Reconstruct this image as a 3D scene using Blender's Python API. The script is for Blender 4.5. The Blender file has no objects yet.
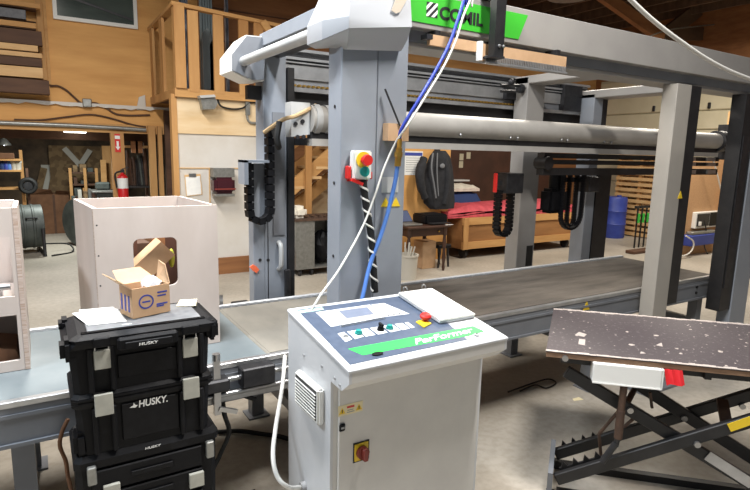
import bpy, bmesh, math, random
from mathutils import Vector, Matrix
random.seed(7)
C = bpy.context.scene.collection
PI = math.pi
# ------------------------------------------------------------------ camera
YAW, PITCH, ROLL, FPX, EYE = 0.5526, 0.1682, 0.0234, 550.0, 1.75
cy_, sy_ = math.cos(YAW), math.sin(YAW); cp_, sp_ = math.cos(PITCH), math.sin(PITCH)
fw = Vector((sy_*cp_, cy_*cp_, -sp_)); rt = Vector((cy_, -sy_, 0)); up = rt.cross(fw)
rt, up = rt*math.cos(ROLL)+up*math.sin(ROLL), -rt*math.sin(ROLL)+up*math.cos(ROLL)
cam = bpy.data.cameras.new('camera'); co = bpy.data.objects.new('camera', cam); C.objects.link(co)
cam.sensor_width = 36; cam.lens = 36*FPX/750; cam.clip_start = .05
co.matrix_world = Matrix(((rt.x, up.x, -fw.x, 0), (rt.y, up.y, -fw.y, 0), (rt.z, up.z, -fw.z, EYE), (0, 0, 0, 1)))
bpy.context.scene.camera = co

def at(px, py, x=None, y=None, z=None, p0=None, n=None):
    """the point of a real plane seen at a photo position"""
    v = fw + rt*((px-375)/FPX) - up*((py-245)/FPX); e = Vector((0, 0, EYE))
    if z is not None: t = (z-EYE)/v.z
    elif y is not None: t = y/v.y
    elif x is not None: t = x/v.x
    else: t = (Vector(p0)-e).dot(n)/v.dot(n)
    return e+v*t

# ------------------------------------------------------------------ materials
def lin(c):
    return tuple((u/12.92 if u <= .04045 else ((u+.055)/1.055)**2.4) for u in (k/255 for k in c))
MATS = {}
def mat(name, rgb, rough=.5, metal=0, rgb2=None, scale=6, detail=4, stretch=(1, 1, 1), bump=0, lo=.35, hi=.65, kind='noise', emit=0, trans=0, alpha=1, bscale=None):
    m = bpy.data.materials.new(name); m.use_nodes = True; nt = m.node_tree; b = nt.nodes['Principled BSDF']
    b.inputs['Roughness'].default_value = rough; b.inputs['Metallic'].default_value = metal
    c1 = (*lin(rgb), 1); b.inputs['Base Color'].default_value = c1
    if trans: b.inputs['Transmission Weight'].default_value = trans
    if alpha < 1: b.inputs['Alpha'].default_value = alpha
    if emit:
        b.inputs['Emission Color'].default_value = c1; b.inputs['Emission Strength'].default_value = emit
    if rgb2 or bump:
        tc = nt.nodes.new('ShaderNodeTexCoord'); mp = nt.nodes.new('ShaderNodeMapping')
        nt.links.new(tc.outputs['Object'], mp.inputs['Vector']); mp.inputs['Scale'].default_value = stretch
        if kind == 'voronoi':
            tx = nt.nodes.new('ShaderNodeTexVoronoi'); tx.inputs['Scale'].default_value = scale; fac = tx.outputs['Color']
        elif kind == 'wave':
            tx = nt.nodes.new('ShaderNodeTexWave'); tx.inputs['Scale'].default_value = scale
            tx.inputs['Distortion'].default_value = 6; tx.inputs['Detail'].default_value = detail; tx.inputs['Detail Scale'].default_value = 1.2
            fac = tx.outputs['Fac']
        else:
            tx = nt.nodes.new('ShaderNodeTexNoise'); tx.inputs['Scale'].default_value = scale; tx.inputs['Detail'].default_value = detail
            tx.inputs['Roughness'].default_value = .6; fac = tx.outputs['Fac']
        nt.links.new(mp.outputs['Vector'], tx.inputs['Vector'])
        if rgb2:
            rp = nt.nodes.new('ShaderNodeValToRGB'); rp.color_ramp.elements[0].position = lo; rp.color_ramp.elements[1].position = hi
            rp.color_ramp.elements[0].color = c1; rp.color_ramp.elements[1].color = (*lin(rgb2), 1)
            nt.links.new(fac, rp.inputs['Fac']); nt.links.new(rp.outputs['Color'], b.inputs['Base Color'])
        if bump:
            bp = nt.nodes.new('ShaderNodeBump'); bp.inputs['Strength'].default_value = bump; bp.inputs['Distance'].default_value = .01
            src = fac
            if bscale:
                t2 = nt.nodes.new('ShaderNodeTexNoise'); t2.inputs['Scale'].default_value = bscale; nt.links.new(mp.outputs['Vector'], t2.inputs['Vector']); src = t2.outputs['Fac']
            nt.links.new(src, bp.inputs['Height']); nt.links.new(bp.outputs['Normal'], b.inputs['Normal'])
    MATS[name] = m
    return m
M = MATS
mat('grey_paint', (134, 140, 149), .45, 0, (143, 148, 156), 3, bump=.03, bscale=200)
mat('warm_lit_grey_paint', (142, 139, 136), .45, 0, (150, 147, 143), 3, bump=.03, bscale=200)  # the grey paint again, with a warm light tint put into its colour
mat('warm_grey_light', (156, 152, 145), .45, 0, (164, 159, 151), 3)
mat('grey_paint_dark', (112, 115, 121), .5, 0, (124, 127, 132), 3)
mat('light_grey_paint', (176, 178, 178), .45, 0, (188, 188, 186), 4)
mat('aluminium', (188, 188, 188), .35, .7, (168, 168, 168), 8)
mat('tube_paint', (168, 164, 158), .4, 0, (158, 154, 148), 5)
mat('cover_white', (168, 170, 174), .45)
mat('steel', (165, 165, 165), .3, .9)
mat('dark_steel', (45, 45, 48), .45, .5, (60, 60, 62), 20)
mat('black_paint', (22, 22, 24), .5, 0, (34, 33, 34), 12)
mat('black_plastic', (12, 12, 15), .5, 0, (20, 20, 23), 40, bump=.1, bscale=300)
mat('dusty_black_plastic', (14, 14, 17), .55, 0, (40, 41, 46), 9, lo=.58, hi=.9, bump=.1, bscale=250)
mat('white_plastic', (228, 227, 222), .4)
mat('grip_beige', (196, 184, 168), .5)
mat('latch_grey', (176, 175, 164), .5, 0, (166, 165, 155), 30)
mat('lid_grey', (96, 98, 102), .35, 0, (132, 134, 136), 8)
mat('white_paint', (202, 204, 207), .42, 0, (210, 211, 213), 5)
mat('cab_door_paint', (208, 206, 202), .45, 0, (216, 214, 209), 5)
mat('bluegrey_decal', (66, 78, 98), .45, 0, (76, 88, 108), 30)
mat('green_decal', (52, 204, 84), .45)
mat('green_sign', (62, 178, 50), .45)
mat('pale_green', (170, 205, 190), .5)
mat('red', (205, 40, 36), .4); mat('dark_red', (128, 50, 40), .5)
mat('yellow', (232, 196, 40), .5); mat('teal', (28, 140, 132), .4); mat('orange', (240, 110, 70), .6)
mat('screen_frame', (206, 208, 212), .4); mat('screen', (112, 120, 138), .15, 0, (130, 136, 150), 5)
mat('paper', (232, 232, 228), .7, 0, (222, 222, 220), 12)
mat('print_grey', (160, 160, 160), .8); mat('print_black', (28, 28, 30), .6); mat('print_blue', (58, 70, 150), .6)
mat('cream_sticker', (235, 222, 180), .5)
mat('carcass_white', (208, 196, 188), .55, 0, (198, 185, 176), 5, stretch=(1, 1, .3))
mat('plywood_edge', (172, 146, 128), .7, 0, (206, 190, 180), 60, stretch=(.2, .2, 3))
mat('cardboard', (200, 164, 128), .8, 0, (188, 152, 116), 10); mat('cardboard_inner', (204, 172, 138), .8, 0, (194, 160, 124), 10)
mat('cardboard_dark', (120, 84, 58), .85, 0, (100, 68, 46), 6)
mat('clear_bag', (226, 230, 236), .25, 0, (196, 204, 214), 14, bump=.6)
mat('bed_sheet', (108, 117, 120), .5, 0, (121, 128, 130), 3, stretch=(1, 1, 1))
mat('belt', (84, 78, 71), .75, 0, (110, 102, 93), 7, stretch=(.35, 1.6, 1), bump=.1, bscale=150)
mat('belt_pale', (116, 112, 104), .7, 0, (134, 129, 119), 4, stretch=(1, .5, 1))
mat('plywood', (216, 164, 98), .7, 0, (198, 144, 80), 2.2, 6, (.5, 1, 3.2), bump=.08, lo=.3, hi=.7)
mat('plywood_pale', (226, 204, 168), .7, 0, (212, 182, 138), 2, 6, (.6, 1, 3))
mat('osb_brown', (152, 104, 64), .75, 0, (126, 82, 48), 2.5, 8, (.4, 1, 4), bump=.08)
mat('hardboard', (82, 50, 36), .6, 0, (66, 40, 28), 3)
mat('timber', (196, 150, 94), .7, 0, (168, 120, 68), 3, 6, (1, 1, .2), bump=.08)
mat('timber_x', (200, 154, 96), .7, 0, (172, 124, 70), 3, 6, (.2, 1, 1.5), bump=.08)
mat('timber_pale', (216, 180, 130), .7, 0, (196, 156, 106), 4, 6, (.3, 1, 2), bump=.05)
mat('timber_dark', (92, 64, 46), .75, 0, (72, 48, 34), 4, 6, (.3, 1, 2), bump=.1)
mat('ceiling_wood', (104, 80, 60), .8, 0, (76, 58, 44), 3, 6, (.4, 3, 1), bump=.1)
mat('particleboard', (196, 156, 116), .75, 0, (182, 142, 102), 50)
mat('white_wall', (206, 202, 196), .7, 0, (194, 187, 176), 1.6, 5)
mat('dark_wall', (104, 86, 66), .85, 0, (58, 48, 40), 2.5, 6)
mat('osb_storage', (132, 108, 76), .8, 0, (104, 82, 56), 12, kind='voronoi')
mat('cream_panel', (206, 198, 172), .6, 0, (196, 188, 160), 2)
mat('glass_dark', (52, 62, 60), .12, 0, (74, 84, 80), 1.2, stretch=(1, 1, 4))
mat('window_white', (222, 222, 218), .5)
mat('tinted_panel', (128, 138, 140), .3, 0, (98, 108, 112), 2, stretch=(3, 3, .4))
mat('plastic_strip', (176, 182, 194), .2, 0, (66, 68, 78), 5, stretch=(6, 6, 1))
mat('galvanised', (150, 150, 146), .4, .6, (130, 130, 126), 20)
mat('fan_grey', (62, 68, 66), .5, .2, (84, 90, 86), 5)
mat('rope_white', (214, 212, 206), .6); mat('blue_hose', (44, 62, 158), .4); mat('blue_hose_light', (82, 124, 196), .4)
mat('navy_hose', (34, 38, 96), .45)
mat('brass', (200, 160, 80), .3, .9)
mat('tan_hose', (176, 150, 112), .6)
mat('blue_plastic', (42, 60, 142), .45, 0, (54, 72, 156), 6)
mat('denim_dark', (24, 25, 29), .85, 0, (38, 39, 44), 14, bump=.4)
mat('grey_lining', (110, 112, 116), .8)
mat('pink_cloth', (204, 82, 92), .75, 0, (176, 62, 72), 8, bump=.5)
mat('white_cloth', (226, 220, 206), .8, 0, (206, 198, 184), 8, bump=.3)
mat('navy_cloth', (34, 56, 104), .8)
mat('dark_table', (74, 48, 36), .45, 0, (56, 36, 28), 8, stretch=(.3, 1, 1))
mat('laptop_screen', (76, 86, 116), .2)
mat('bucket_grey', (186, 182, 172), .6)
mat('crate_wood', (156, 110, 64), .7, 0, (130, 88, 48), 3, 6, (.3, 1, 2))
mat('green_grip', (56, 168, 60), .5)
mat('board_scuffed', (74, 66, 68), .6, 0, (150, 142, 140), 45, 8, lo=.58, hi=.78, bump=.15)
mat('board_edge', (150, 118, 92), .75, 0, (120, 92, 70), 40, stretch=(.3, .3, 4))
mat('paint_fleck', (186, 174, 166), .7); mat('red_cloth', (226, 38, 46), .8, bump=.3)
mat('fire_red', (196, 30, 34), .35)
mat('maroon', (62, 26, 34), .25)
mat('lamp_white', (240, 240, 235), .4)
mat('rubber', (18, 18, 18), .7)
mat('yellow_green', (190, 196, 60), .6)
mat('rusty_steel', (92, 70, 56), .6, .3, (70, 54, 46), 20)

for k_ in ('black_plastic', 'dusty_black_plastic'):
    MATS[k_].node_tree.nodes['Principled BSDF'].inputs['Specular IOR Level'].default_value = .2
def floor_mat():
    m = bpy.data.materials.new('concrete'); m.use_nodes = True; nt = m.node_tree; b = nt.nodes['Principled BSDF']
    tc = nt.nodes.new('ShaderNodeTexCoord'); n1 = nt.nodes.new('ShaderNodeTexNoise'); n2 = nt.nodes.new('ShaderNodeTexNoise')
    n1.inputs['Scale'].default_value = .9; n1.inputs['Detail'].default_value = 8; n2.inputs['Scale'].default_value = 22; n2.inputs['Detail'].default_value = 6
    for n in (n1, n2): nt.links.new(tc.outputs['Object'], n.inputs['Vector'])
    rp = nt.nodes.new('ShaderNodeValToRGB'); rp.color_ramp.elements[0].position = .32; rp.color_ramp.elements[1].position = .68
    rp.color_ramp.elements[0].color = (*lin((154, 147, 135)), 1); rp.color_ramp.elements[1].color = (*lin((186, 178, 166)), 1)
    r2 = nt.nodes.new('ShaderNodeValToRGB'); r2.color_ramp.elements[0].position = .35; r2.color_ramp.elements[1].position = .6
    r2.color_ramp.elements[0].color = (.86, .85, .83, 1); r2.color_ramp.elements[1].color = (1, 1, 1, 1)
    mx = nt.nodes.new('ShaderNodeMixRGB'); mx.blend_type = 'MULTIPLY'; mx.inputs['Fac'].default_value = 1
    nt.links.new(n1.outputs['Fac'], rp.inputs['Fac']); nt.links.new(n2.outputs['Fac'], r2.inputs['Fac'])
    nt.links.new(rp.outputs['Color'], mx.inputs['Color1']); nt.links.new(r2.outputs['Color'], mx.inputs['Color2'])
    nt.links.new(mx.outputs['Color'], b.inputs['Base Color']); b.inputs['Roughness'].default_value = .55
    bp = nt.nodes.new('ShaderNodeBump'); bp.inputs['Strength'].default_value = .08; nt.links.new(n2.outputs['Fac'], bp.inputs['Height']); nt.links.new(bp.outputs['Normal'], b.inputs['Normal'])
    MATS['concrete'] = m
floor_mat()

# ------------------------------------------------------------------ mesh builder
class B:
    def __init__(s, xf=None): s.bm = bmesh.new(); s.xf = xf; s.mats = []; s.cur = 0
    def _fin(s, vs, faces=None):
        if s.xf: bmesh.ops.transform(s.bm, matrix=s.xf, verts=vs)
    def box(s, x0, x1, y0, y1, z0, z1, bev=0, rot=None, seg=1):
        r = bmesh.ops.create_cube(s.bm, size=1); vs = r['verts']
        mt = Matrix.Translation(((x0+x1)/2, (y0+y1)/2, (z0+z1)/2))
        if rot is not None: mt = mt @ rot
        mt = mt @ Matrix.Diagonal((abs(x1-x0), abs(y1-y0), abs(z1-z0), 1))
        bmesh.ops.transform(s.bm, matrix=mt, verts=vs)
        if bev:
            es = list({e for v in vs for e in v.link_edges})
            g = bmesh.ops.bevel(s.bm, geom=es, offset=bev, segments=seg, affect='EDGES', clamp_overlap=True)
            vs = list({v for f in g['faces'] for v in f.verts} | {v for v in vs if v.is_valid})
        s._fin(vs); return s
    def bar(s, a, b, w, h=None, upv=(0, 0, 1), bev=0):
        """rectangular bar from a to b; h is measured along upv"""
        a, b = Vector(a), Vector(b); h = h or w; d = (b-a); L = d.length; d.normalize()
        u = Vector(upv); sd = d.cross(u)
        if sd.length < 1e-4: sd = d.cross(Vector((0, 1, 0)))
        sd.normalize(); u = sd.cross(d)
        r = bmesh.ops.create_cube(s.bm, size=1); vs = r['verts']; c = (a+b)/2
        mt = Matrix(((sd.x*w, d.x*L, u.x*h, c.x), (sd.y*w, d.y*L, u.y*h, c.y), (sd.z*w, d.z*L, u.z*h, c.z), (0, 0, 0, 1)))
        bmesh.ops.transform(s.bm, matrix=mt, verts=vs)
        if bev:
            es = list({e for v in vs for e in v.link_edges})
            g = bmesh.ops.bevel(s.bm, geom=es, offset=bev, segments=1, affect='EDGES', clamp_overlap=True)
            vs = list({v for f in g['faces'] for v in f.verts} | {v for v in vs if v.is_valid})
        s._fin(vs); return s
    def cyl(s, a, b, r, r2=None, n=16, caps=True):
        a, b = Vector(a), Vector(b); d = b-a; L = d.length
        q = d.to_track_quat('Z', 'Y').to_matrix().to_4x4()
        g = bmesh.ops.create_cone(s.bm, cap_ends=caps, segments=n, radius1=r, radius2=r if r2 is None else r2, depth=L)
        bmesh.ops.transform(s.bm, matrix=Matrix.Translation((a+b)/2) @ q, verts=g['verts']); s._fin(g['verts']); return s
    def ball(s, c, r, sc=(1, 1, 1), n=12):
        g = bmesh.ops.create_uvsphere(s.bm, u_segments=n, v_segments=max(6, n//2), radius=r)
        bmesh.ops.transform(s.bm, matrix=Matrix.Translation(c) @ Matrix.Diagonal((*sc, 1)), verts=g['verts']); s._fin(g['verts']); return s
    def prism(s, pts, ext):
        """closed 3-D polygon swept along ext"""
        e = Vector(ext); a = [s.bm.verts.new(p) for p in pts]; b = [s.bm.verts.new(Vector(p)+e) for p in pts]; n = len(pts)
        s.bm.faces.new(a); s.bm.faces.new(b[::-1])
        for i in range(n): s.bm.faces.new((a[i], b[i], b[(i+1) % n], a[(i+1) % n]))
        s._fin(a+b); return s
    def loft(s, rings, cap=True):
        R = [[s.bm.verts.new(p) for p in r] for r in rings]; n = len(R[0])
        for i in range(len(R)-1):
            for j in range(n): s.bm.faces.new((R[i][j], R[i][(j+1) % n], R[i+1][(j+1) % n], R[i+1][j]))
        if cap: s.bm.faces.new(R[0][::-1]); s.bm.faces.new(R[-1])
        s._fin([v for r in R for v in r]); return s
    def tube(s, pts, r, n=8, smooth=6):
        pts = [Vector(p) for p in pts]
        if smooth > 1 and len(pts) > 2:
            q = [pts[0]*2-pts[1]]+pts+[pts[-1]*2-pts[-2]]; out = []
            for i in range(1, len(q)-2):
                for k in range(smooth):
                    t = k/smooth; p0, p1, p2, p3 = q[i-1:i+3]
                    out.append(.5*((2*p1)+(p2-p0)*t+(2*p0-5*p1+4*p2-p3)*t*t+(3*p1-p0-3*p2+p3)*t**3))
            pts = out+[pts[-1]]
        rings = []; ref = None
        for i, p in enumerate(pts):
            d = (pts[min(i+1, len(pts)-1)]-pts[max(i-1, 0)]).normalized()
            if ref is None: ref = d.orthogonal().normalized()
            ref = (ref-d*ref.dot(d))
            ref = ref.normalized() if ref.length > 1e-5 else d.orthogonal().normalized()
            o = d.cross(ref); rr = r if not isinstance(r, list) else r[min(int(i*(len(r)-1)/max(1, len(pts)-1)+.5), len(r)-1)]
            rings.append([p+ref*(rr*math.cos(2*PI*k/n))+o*(rr*math.sin(2*PI*k/n)) for k in range(n)])
        return s.loft(rings)
    def lathe(s, c, prof, n=20):
        c = Vector(c); return s.loft([[c+Vector((max(r, .0005)*math.cos(2*PI*k/n), max(r, .0005)*math.sin(2*PI*k/n), z)) for k in range(n)] for r, z in prof])
    def chain(s, pts, w, h, wdir=(1, 0, 0)):
        """links of a drag chain following a path"""
        pts = [Vector(p) for p in pts]; acc = [0]
        for i in range(1, len(pts)): acc.append(acc[-1]+(pts[i]-pts[i-1]).length)
        step = h*1.15; k = 0; d = step/2
        while d < acc[-1]:
            while acc[k+1] < d: k += 1
            t = (d-acc[k])/(acc[k+1]-acc[k]); c = pts[k].lerp(pts[k+1], t); dr = (pts[k+1]-pts[k]).normalized()
            s.bar(c-dr*step*.42, c+dr*step*.42, w, h, upv=Vector(wdir).cross(dr)); s.bar(c-dr*step*.55, c+dr*step*.55, w*.7, h*.55, upv=Vector(wdir).cross(dr)); d += step
        return s

def mesh_of(name, b, m, smooth):
    bmesh.ops.recalc_face_normals(b.bm, faces=b.bm.faces[:])
    me = bpy.data.meshes.new(name); b.bm.to_mesh(me); b.bm.free(); me.materials.append(M[m] if isinstance(m, str) else m)
    if smooth:
        for p in me.polygons: p.use_smooth = True
        me.set_sharp_from_angle(angle=math.radians(smooth if smooth > 1 else 40))
    return me
ROOT = {}                     # top-level matrix of every object
def part(name, b, m, parent, smooth=0, label=None, local=False):
    me = mesh_of(name, b, m, smooth); o = bpy.data.objects.new(name, me); C.objects.link(o)
    if not local: me.transform(ROOT[parent].inverted())
    o.parent = parent; ROOT[o] = ROOT[parent]
    if label: o['label'] = label
    return o
def thing(name, label, cat, loc=(0, 0, 0), rz=0, group=None):
    o = bpy.data.objects.new(name, None); C.objects.link(o); o.empty_display_size = .1
    o.location = loc; o.rotation_euler = (0, 0, rz); o['label'] = label; o['category'] = cat
    if group: o['group'] = group
    ROOT[o] = Matrix.Translation(loc) @ Matrix.Rotation(rz, 4, 'Z'); return o
def solid(name, b, m, label, cat, smooth=0, group=None):
    me = mesh_of(name, b, m, smooth)
    xs = [v.co for v in me.vertices]; lo = Vector([min(v[i] for v in xs) for i in range(3)]); hi = Vector([max(v[i] for v in xs) for i in range(3)])
    loc = Vector(((lo.x+hi.x)/2, (lo.y+hi.y)/2, lo.z)); me.transform(Matrix.Translation(-loc))
    o = bpy.data.objects.new(name, me); C.objects.link(o); o.location = loc; o['label'] = label; o['category'] = cat
    if group: o['group'] = group
    ROOT[o] = Matrix.Translation(loc); return o
def struct(name, b, m, parent=None, smooth=0):
    me = mesh_of(name, b, m, smooth); o = bpy.data.objects.new(name, me); C.objects.link(o)
    if parent: o.parent = parent
    else: o['kind'] = 'structure'
    ROOT[o] = Matrix.Identity(4); return o
def copy_tree(o, parent=None):
    c = o.copy(); C.objects.link(c)
    if parent: c.parent = parent
    for ch in list(o.children): copy_tree(ch, c)
    return c
def text_bm(s, size, origin, xd, yd, ext=.001, align='LEFT', bold=0, spacing=1.0, shear=0, xf=None):
    cu = bpy.data.curves.new('txt', 'FONT'); cu.body = s; cu.size = size; cu.extrude = ext; cu.align_x = align; cu.offset = bold; cu.space_character = spacing; cu.shear = shear
    o = bpy.data.objects.new('txt', cu); C.objects.link(o)
    me = bpy.data.meshes.new_from_object(o.evaluated_get(bpy.context.evaluated_depsgraph_get()))
    bpy.data.objects.remove(o); bpy.data.curves.remove(cu)
    xd, yd = Vector(xd).normalized(), Vector(yd).normalized(); zd = xd.cross(yd)
    me.transform(Matrix(((xd.x, yd.x, zd.x, origin[0]), (xd.y, yd.y, zd.y, origin[1]), (xd.z, yd.z, zd.z, origin[2]), (0, 0, 0, 1))))
    b = B(); b.bm.from_mesh(me); bpy.data.meshes.remove(me)
    if xf: bmesh.ops.transform(b.bm, matrix=xf, verts=b.bm.verts[:])
    return b
# ================================================================== THE SETTING
YW, XW, ZC = 9.3, 12.0, 4.8          # back wall, right wall, ceiling
def zz(px, py, y): return at(px, py, y=y).z
def xx(px, py, y): return at(px, py, y=y).x
struct('floor', B().box(-6, XW+.2, -4, 13.4, -.1, 0), 'concrete')
ce = struct('ceiling', B().box(-6, XW+.2, 1.5, 9.5, ZC, ZC+.1), 'ceiling_wood')
for i in range(24):
    struct('ceiling_joist', B().box(-1+i*.62, -.95+i*.62, 1.5, YW, ZC-.2, ZC-.001), 'ceiling_wood', ce)
ZH = zz(60, 131, YW)                                   # underside of the header over the storage opening
XO = xx(150, 150, YW)                                  # right jamb of the opening
wl = struct('wall_back_left', B().box(-6, 2.35, YW, YW+.14, zz(60, 104, YW), ZC).box(-6, xx(-40, 150, YW), YW, YW+.14, 0, 2.2), 'plywood')
struct('wall_back_right', B().box(2.35, XW, YW, YW+.14, 2.0, ZC).box(XO+.25, XW, YW, YW+.14, 0, 2.0), 'osb_brown')
for zt in (zz(280, 18, YW), zz(280, 48, YW), zz(280, 75, YW)):
    struct('trim_1', B().box(2.4, XW, YW-.03, YW, zt-.012, zt), 'timber_dark')
struct('wall_right', B().box(XW, XW+.15, -2, YW+.1, 0, ZC), 'osb_brown')
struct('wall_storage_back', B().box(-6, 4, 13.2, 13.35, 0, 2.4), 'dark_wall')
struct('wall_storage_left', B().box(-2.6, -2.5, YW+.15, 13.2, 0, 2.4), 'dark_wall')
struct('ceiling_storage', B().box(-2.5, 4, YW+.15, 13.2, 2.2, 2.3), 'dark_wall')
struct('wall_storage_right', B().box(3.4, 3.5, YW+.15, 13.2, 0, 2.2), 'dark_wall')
# header over the opening: torn white strip, plywood face, lower boards
z1 = zz(60, 104, YW)
random.seed(3)
low = [(x, YW-.06, z1-.0-random.random()*.035) for x in [2.2-i*.09 for i in range(46)]]
struct('trim_2', B().prism([(-1.9, YW-.06, z1+.03), (2.2, YW-.06, z1+.03)]+low, (0, .05, 0)), 'white_wall')
struct('trim_3', B().box(-6, XO+.3, YW-.01, YW+.1, zz(60, 122, YW), z1), 'plywood')
struct('trim_4', B().box(-6, XO+.3, YW-.03, YW+.1, ZH, zz(60, 122, YW)-.002), 'timber_x')
struct('trim_5', B().box(-2.5, XO+.3, YW+.5, YW+.6, zz(40, 139, YW+.5), 2.2), 'timber_dark')
for px, w, m_ in ((152, .1, 'timber'), (160, .06, 'timber'), (168, .09, 'timber_dark')):
    struct('trim_6', B().box(xx(px, 150, YW-.05)-w/2, xx(px, 150, YW-.05)+w/2, YW-.1, YW-.02, 0, ZH+.12 if px < 165 else 2.3), m_)
post_x = xx(118, 160, YW-.06)
struct('trim_7', B().box(post_x-.09, post_x+.09, YW-.12, YW+.0, 0, ZH), 'timber')
# window high in the plywood wall
wz, wx0, wx1 = zz(52, 19, YW), xx(53, 15, YW), xx(137, 20, YW)
wf = B(); t = .05
for a in ((wx0, wx1, wz, wz+t), (wx0, wx1, wz+.9-t, wz+.9), (wx0, wx0+t, wz+t, wz+.9-t), (wx1-t, wx1, wz+t, wz+.9-t)):
    wf.box(a[0], a[1], YW-.05, YW-.001, a[2], a[3])
w1 = struct('window_1', wf, 'window_white')
struct('window_pane', B().box(wx0+t, wx1-t, YW-.03, YW-.002, wz+t, wz+.9-t), 'glass_dark', w1)
struct('glazing_bar', B().bar((wx0+.2, YW-.035, wz+.32), (wx1-.06, YW-.035, wz+.12), .012, .03), 'dark_steel', w1)
# wall under the balcony
YB = 7.5
bx0, bx1 = xx(174, 150, YB+.08), 3.05
zf = zz(230, 135, YB)
struct('wall_balcony', B().box(bx0, bx1, YB+.08, YB+.18, 0, 2.42), 'white_wall')
struct('trim_8', B().box(bx0, bx1, YB+.06, YB+.08, zf, 2.42), 'plywood_pale')
struct('trim_9', B().box(bx0-.02, bx0+.05, YB+.05, YB+.18, .3, 2.42), 'timber')
struct('trim_10', B().box(bx0, bx1, YB+.065, YB+.08, zz(230, 168, YB)-.012, zz(230, 168, YB)), 'timber_pale')
struct('trim_11', B().box(xx(211, 200, YB), xx(211, 200, YB)+.012, YB+.065, YB+.08, .3, zz(230, 168, YB)-.012), 'timber_pale')
struct('baseboard_left', B().box(bx0, bx1, YB+.05, YB+.08, zz(230, 275, YB), zz(230, 258, YB)), 'osb_brown')
struct('trim_14', B().prism([at(a, b, y=YW-.03) for a, b in ((137, 107), (139, 97), (145, 95), (146, 110), (137, 110))], (0, .028, 0)), 'white_wall')
# partition behind the laptop table
YP = 7.15
struct('wall_partition', B().box(4.2, xx(449, 190, YP), YP, YP+.1, 0, 2.5), 'plywood')
# dark hardboard sheet on the back wall behind the crate
struct('trim_12', B().box(xx(444, 180, 9.2), xx(522, 180, 9.2)+1, 9.24, YW, .2, 2.1), 'hardboard')
struct('trim_13', B().box(xx(400, 80, 9.2), xx(545, 80, 9.2)+2.2, 9.2, YW-.03, zz(450, 96, 9.2), zz(450, 60, 9.2)+.1), 'timber_x')
# sectional garage door in the right wall
gy0, gy1 = 3.4, 9.0
g = struct('door_1', B().box(XW-.06, XW, gy0, gy1, .0, 3.55), 'cream_panel')
for k in range(9):
    struct('door_panel', B().box(XW-.11, XW-.061, gy0+.02, gy1-.02,   .02+k*.39, .02+k*.39+.375, bev=.02), 'cream_panel', g)
for k in range(4):
    struct('door_handle', B().box(XW-.15, XW-.111, gy0+.5+k*1.2, gy0+.56+k*1.2, 2.78, 2.9, bev=.01), 'dark_steel', g)

# ---------------------------------------------------------------- balcony
xc = xx(178, 60, YB); zb = zz(180, 95, YB); zt = zz(179, 4, YB); zf_ = zz(180, 88, YB)
bal = thing('balcony', 'raw timber balcony with wide board balusters, above the white wall panel', 'balcony', (xc+.7, YB+.9, zb))
part('fascia', B().box(xc, 3.4, YB, YB+.05, zb-.02, zf_), 'timber_x', bal)
part('fascia', B().box(xc-.05, xc, YB, YW-.05, zb-.02, zf_), 'timber', bal)
part('deck', B().box(xc, 3.4, YB+.05, YW-.05, zf_-.08, zf_-.02), 'timber_dark', bal)
part('corner_post', B().box(xc-.04, xc+.09, YB-.03, YB+.09, zf_, zt-.02), 'timber', bal)
for px in (194, 219, 244, 259):
    x = xx(px, 60, YB)-.065
    part('baluster', B().box(x, x+.13, YB-.005, YB+.035, zb+.05, zz(px, 8+(px-178)*.17, YB)), 'timber', bal)
for yy_ in (at(165, 60, x=xc).y-.08, at(155, 60, x=xc).y-.08):
    part('baluster', B().box(xc-.045, xc-.01, yy_, yy_+.2, zb+.05, zt-.02), 'timber', bal)
part('handrail', B().bar((xc-.06, YB+.03, zt), (3.1, YB+.03, zz(265, 24, YB)), .1, .045), 'timber_x', bal)
part('handrail', B().bar((xc, YB, zt), (xc, YW-.05, zt-.02), .1, .045), 'timber', bal)
part('brace', B().bar((xx(262, 22, YB-.02), YB-.04, zz(262, 22, YB)), (xx(272, 36, YB), YB-.04, zz(272, 38, YB)), .05, .09), 'timber_x', bal)
# strips hung behind the balusters
for i, (pa, pb, mm, lab) in enumerate(((181, 189, 'plastic_strip', 'crumpled clear plastic strip behind the corner post of the balcony'),
                                 (201, 213, 'tinted_panel', 'wide grey-green tinted panel behind the middle of the balcony'),
                                 (226, 229, 'plastic_strip', 'narrow dark plastic strip by the right end of the tinted panel'))):
    s = B(); x0, x1 = xx(pa, 60, 8.3), xx(pb, 60, 8.3); n = 14
    ring = [(x0+(x1-x0)*k/n, 8.3+.02*math.sin(k*2.1+i), 0) for k in range(n+1)]
    s.prism([(p[0], p[1], zf_-.01) for p in ring]+[(p[0], p[1]+.02, zf_-.01) for p in ring[::-1]], (0, 0, 4.6-zf_))
    solid('strip_curtain' if mm == 'plastic_strip' else 'tinted_door', s, mm, lab, 'curtain' if mm == 'plastic_strip' else 'door')
for k, (px, w, h) in enumerate(((209, .16, .9), (214, .1, .75))):
    x = xx(px, 70, 8.05)
    solid('leaning_plank', B().prism([(x-w/2, 8.05, zf_-.02), (x+w/2, 8.05, zf_-.02), (x+w/2, 8.05, zf_+h*.8), (x, 8.05, zf_+h), (x-w/2, 8.05, zf_+h*.9)], (0, .04, 0)), 'tinted_panel',
          ('tall dark plank with a cut top standing behind the balcony boards', 'shorter dark plank behind the balcony boards, next to the tall one')[k], 'plank')
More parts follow.
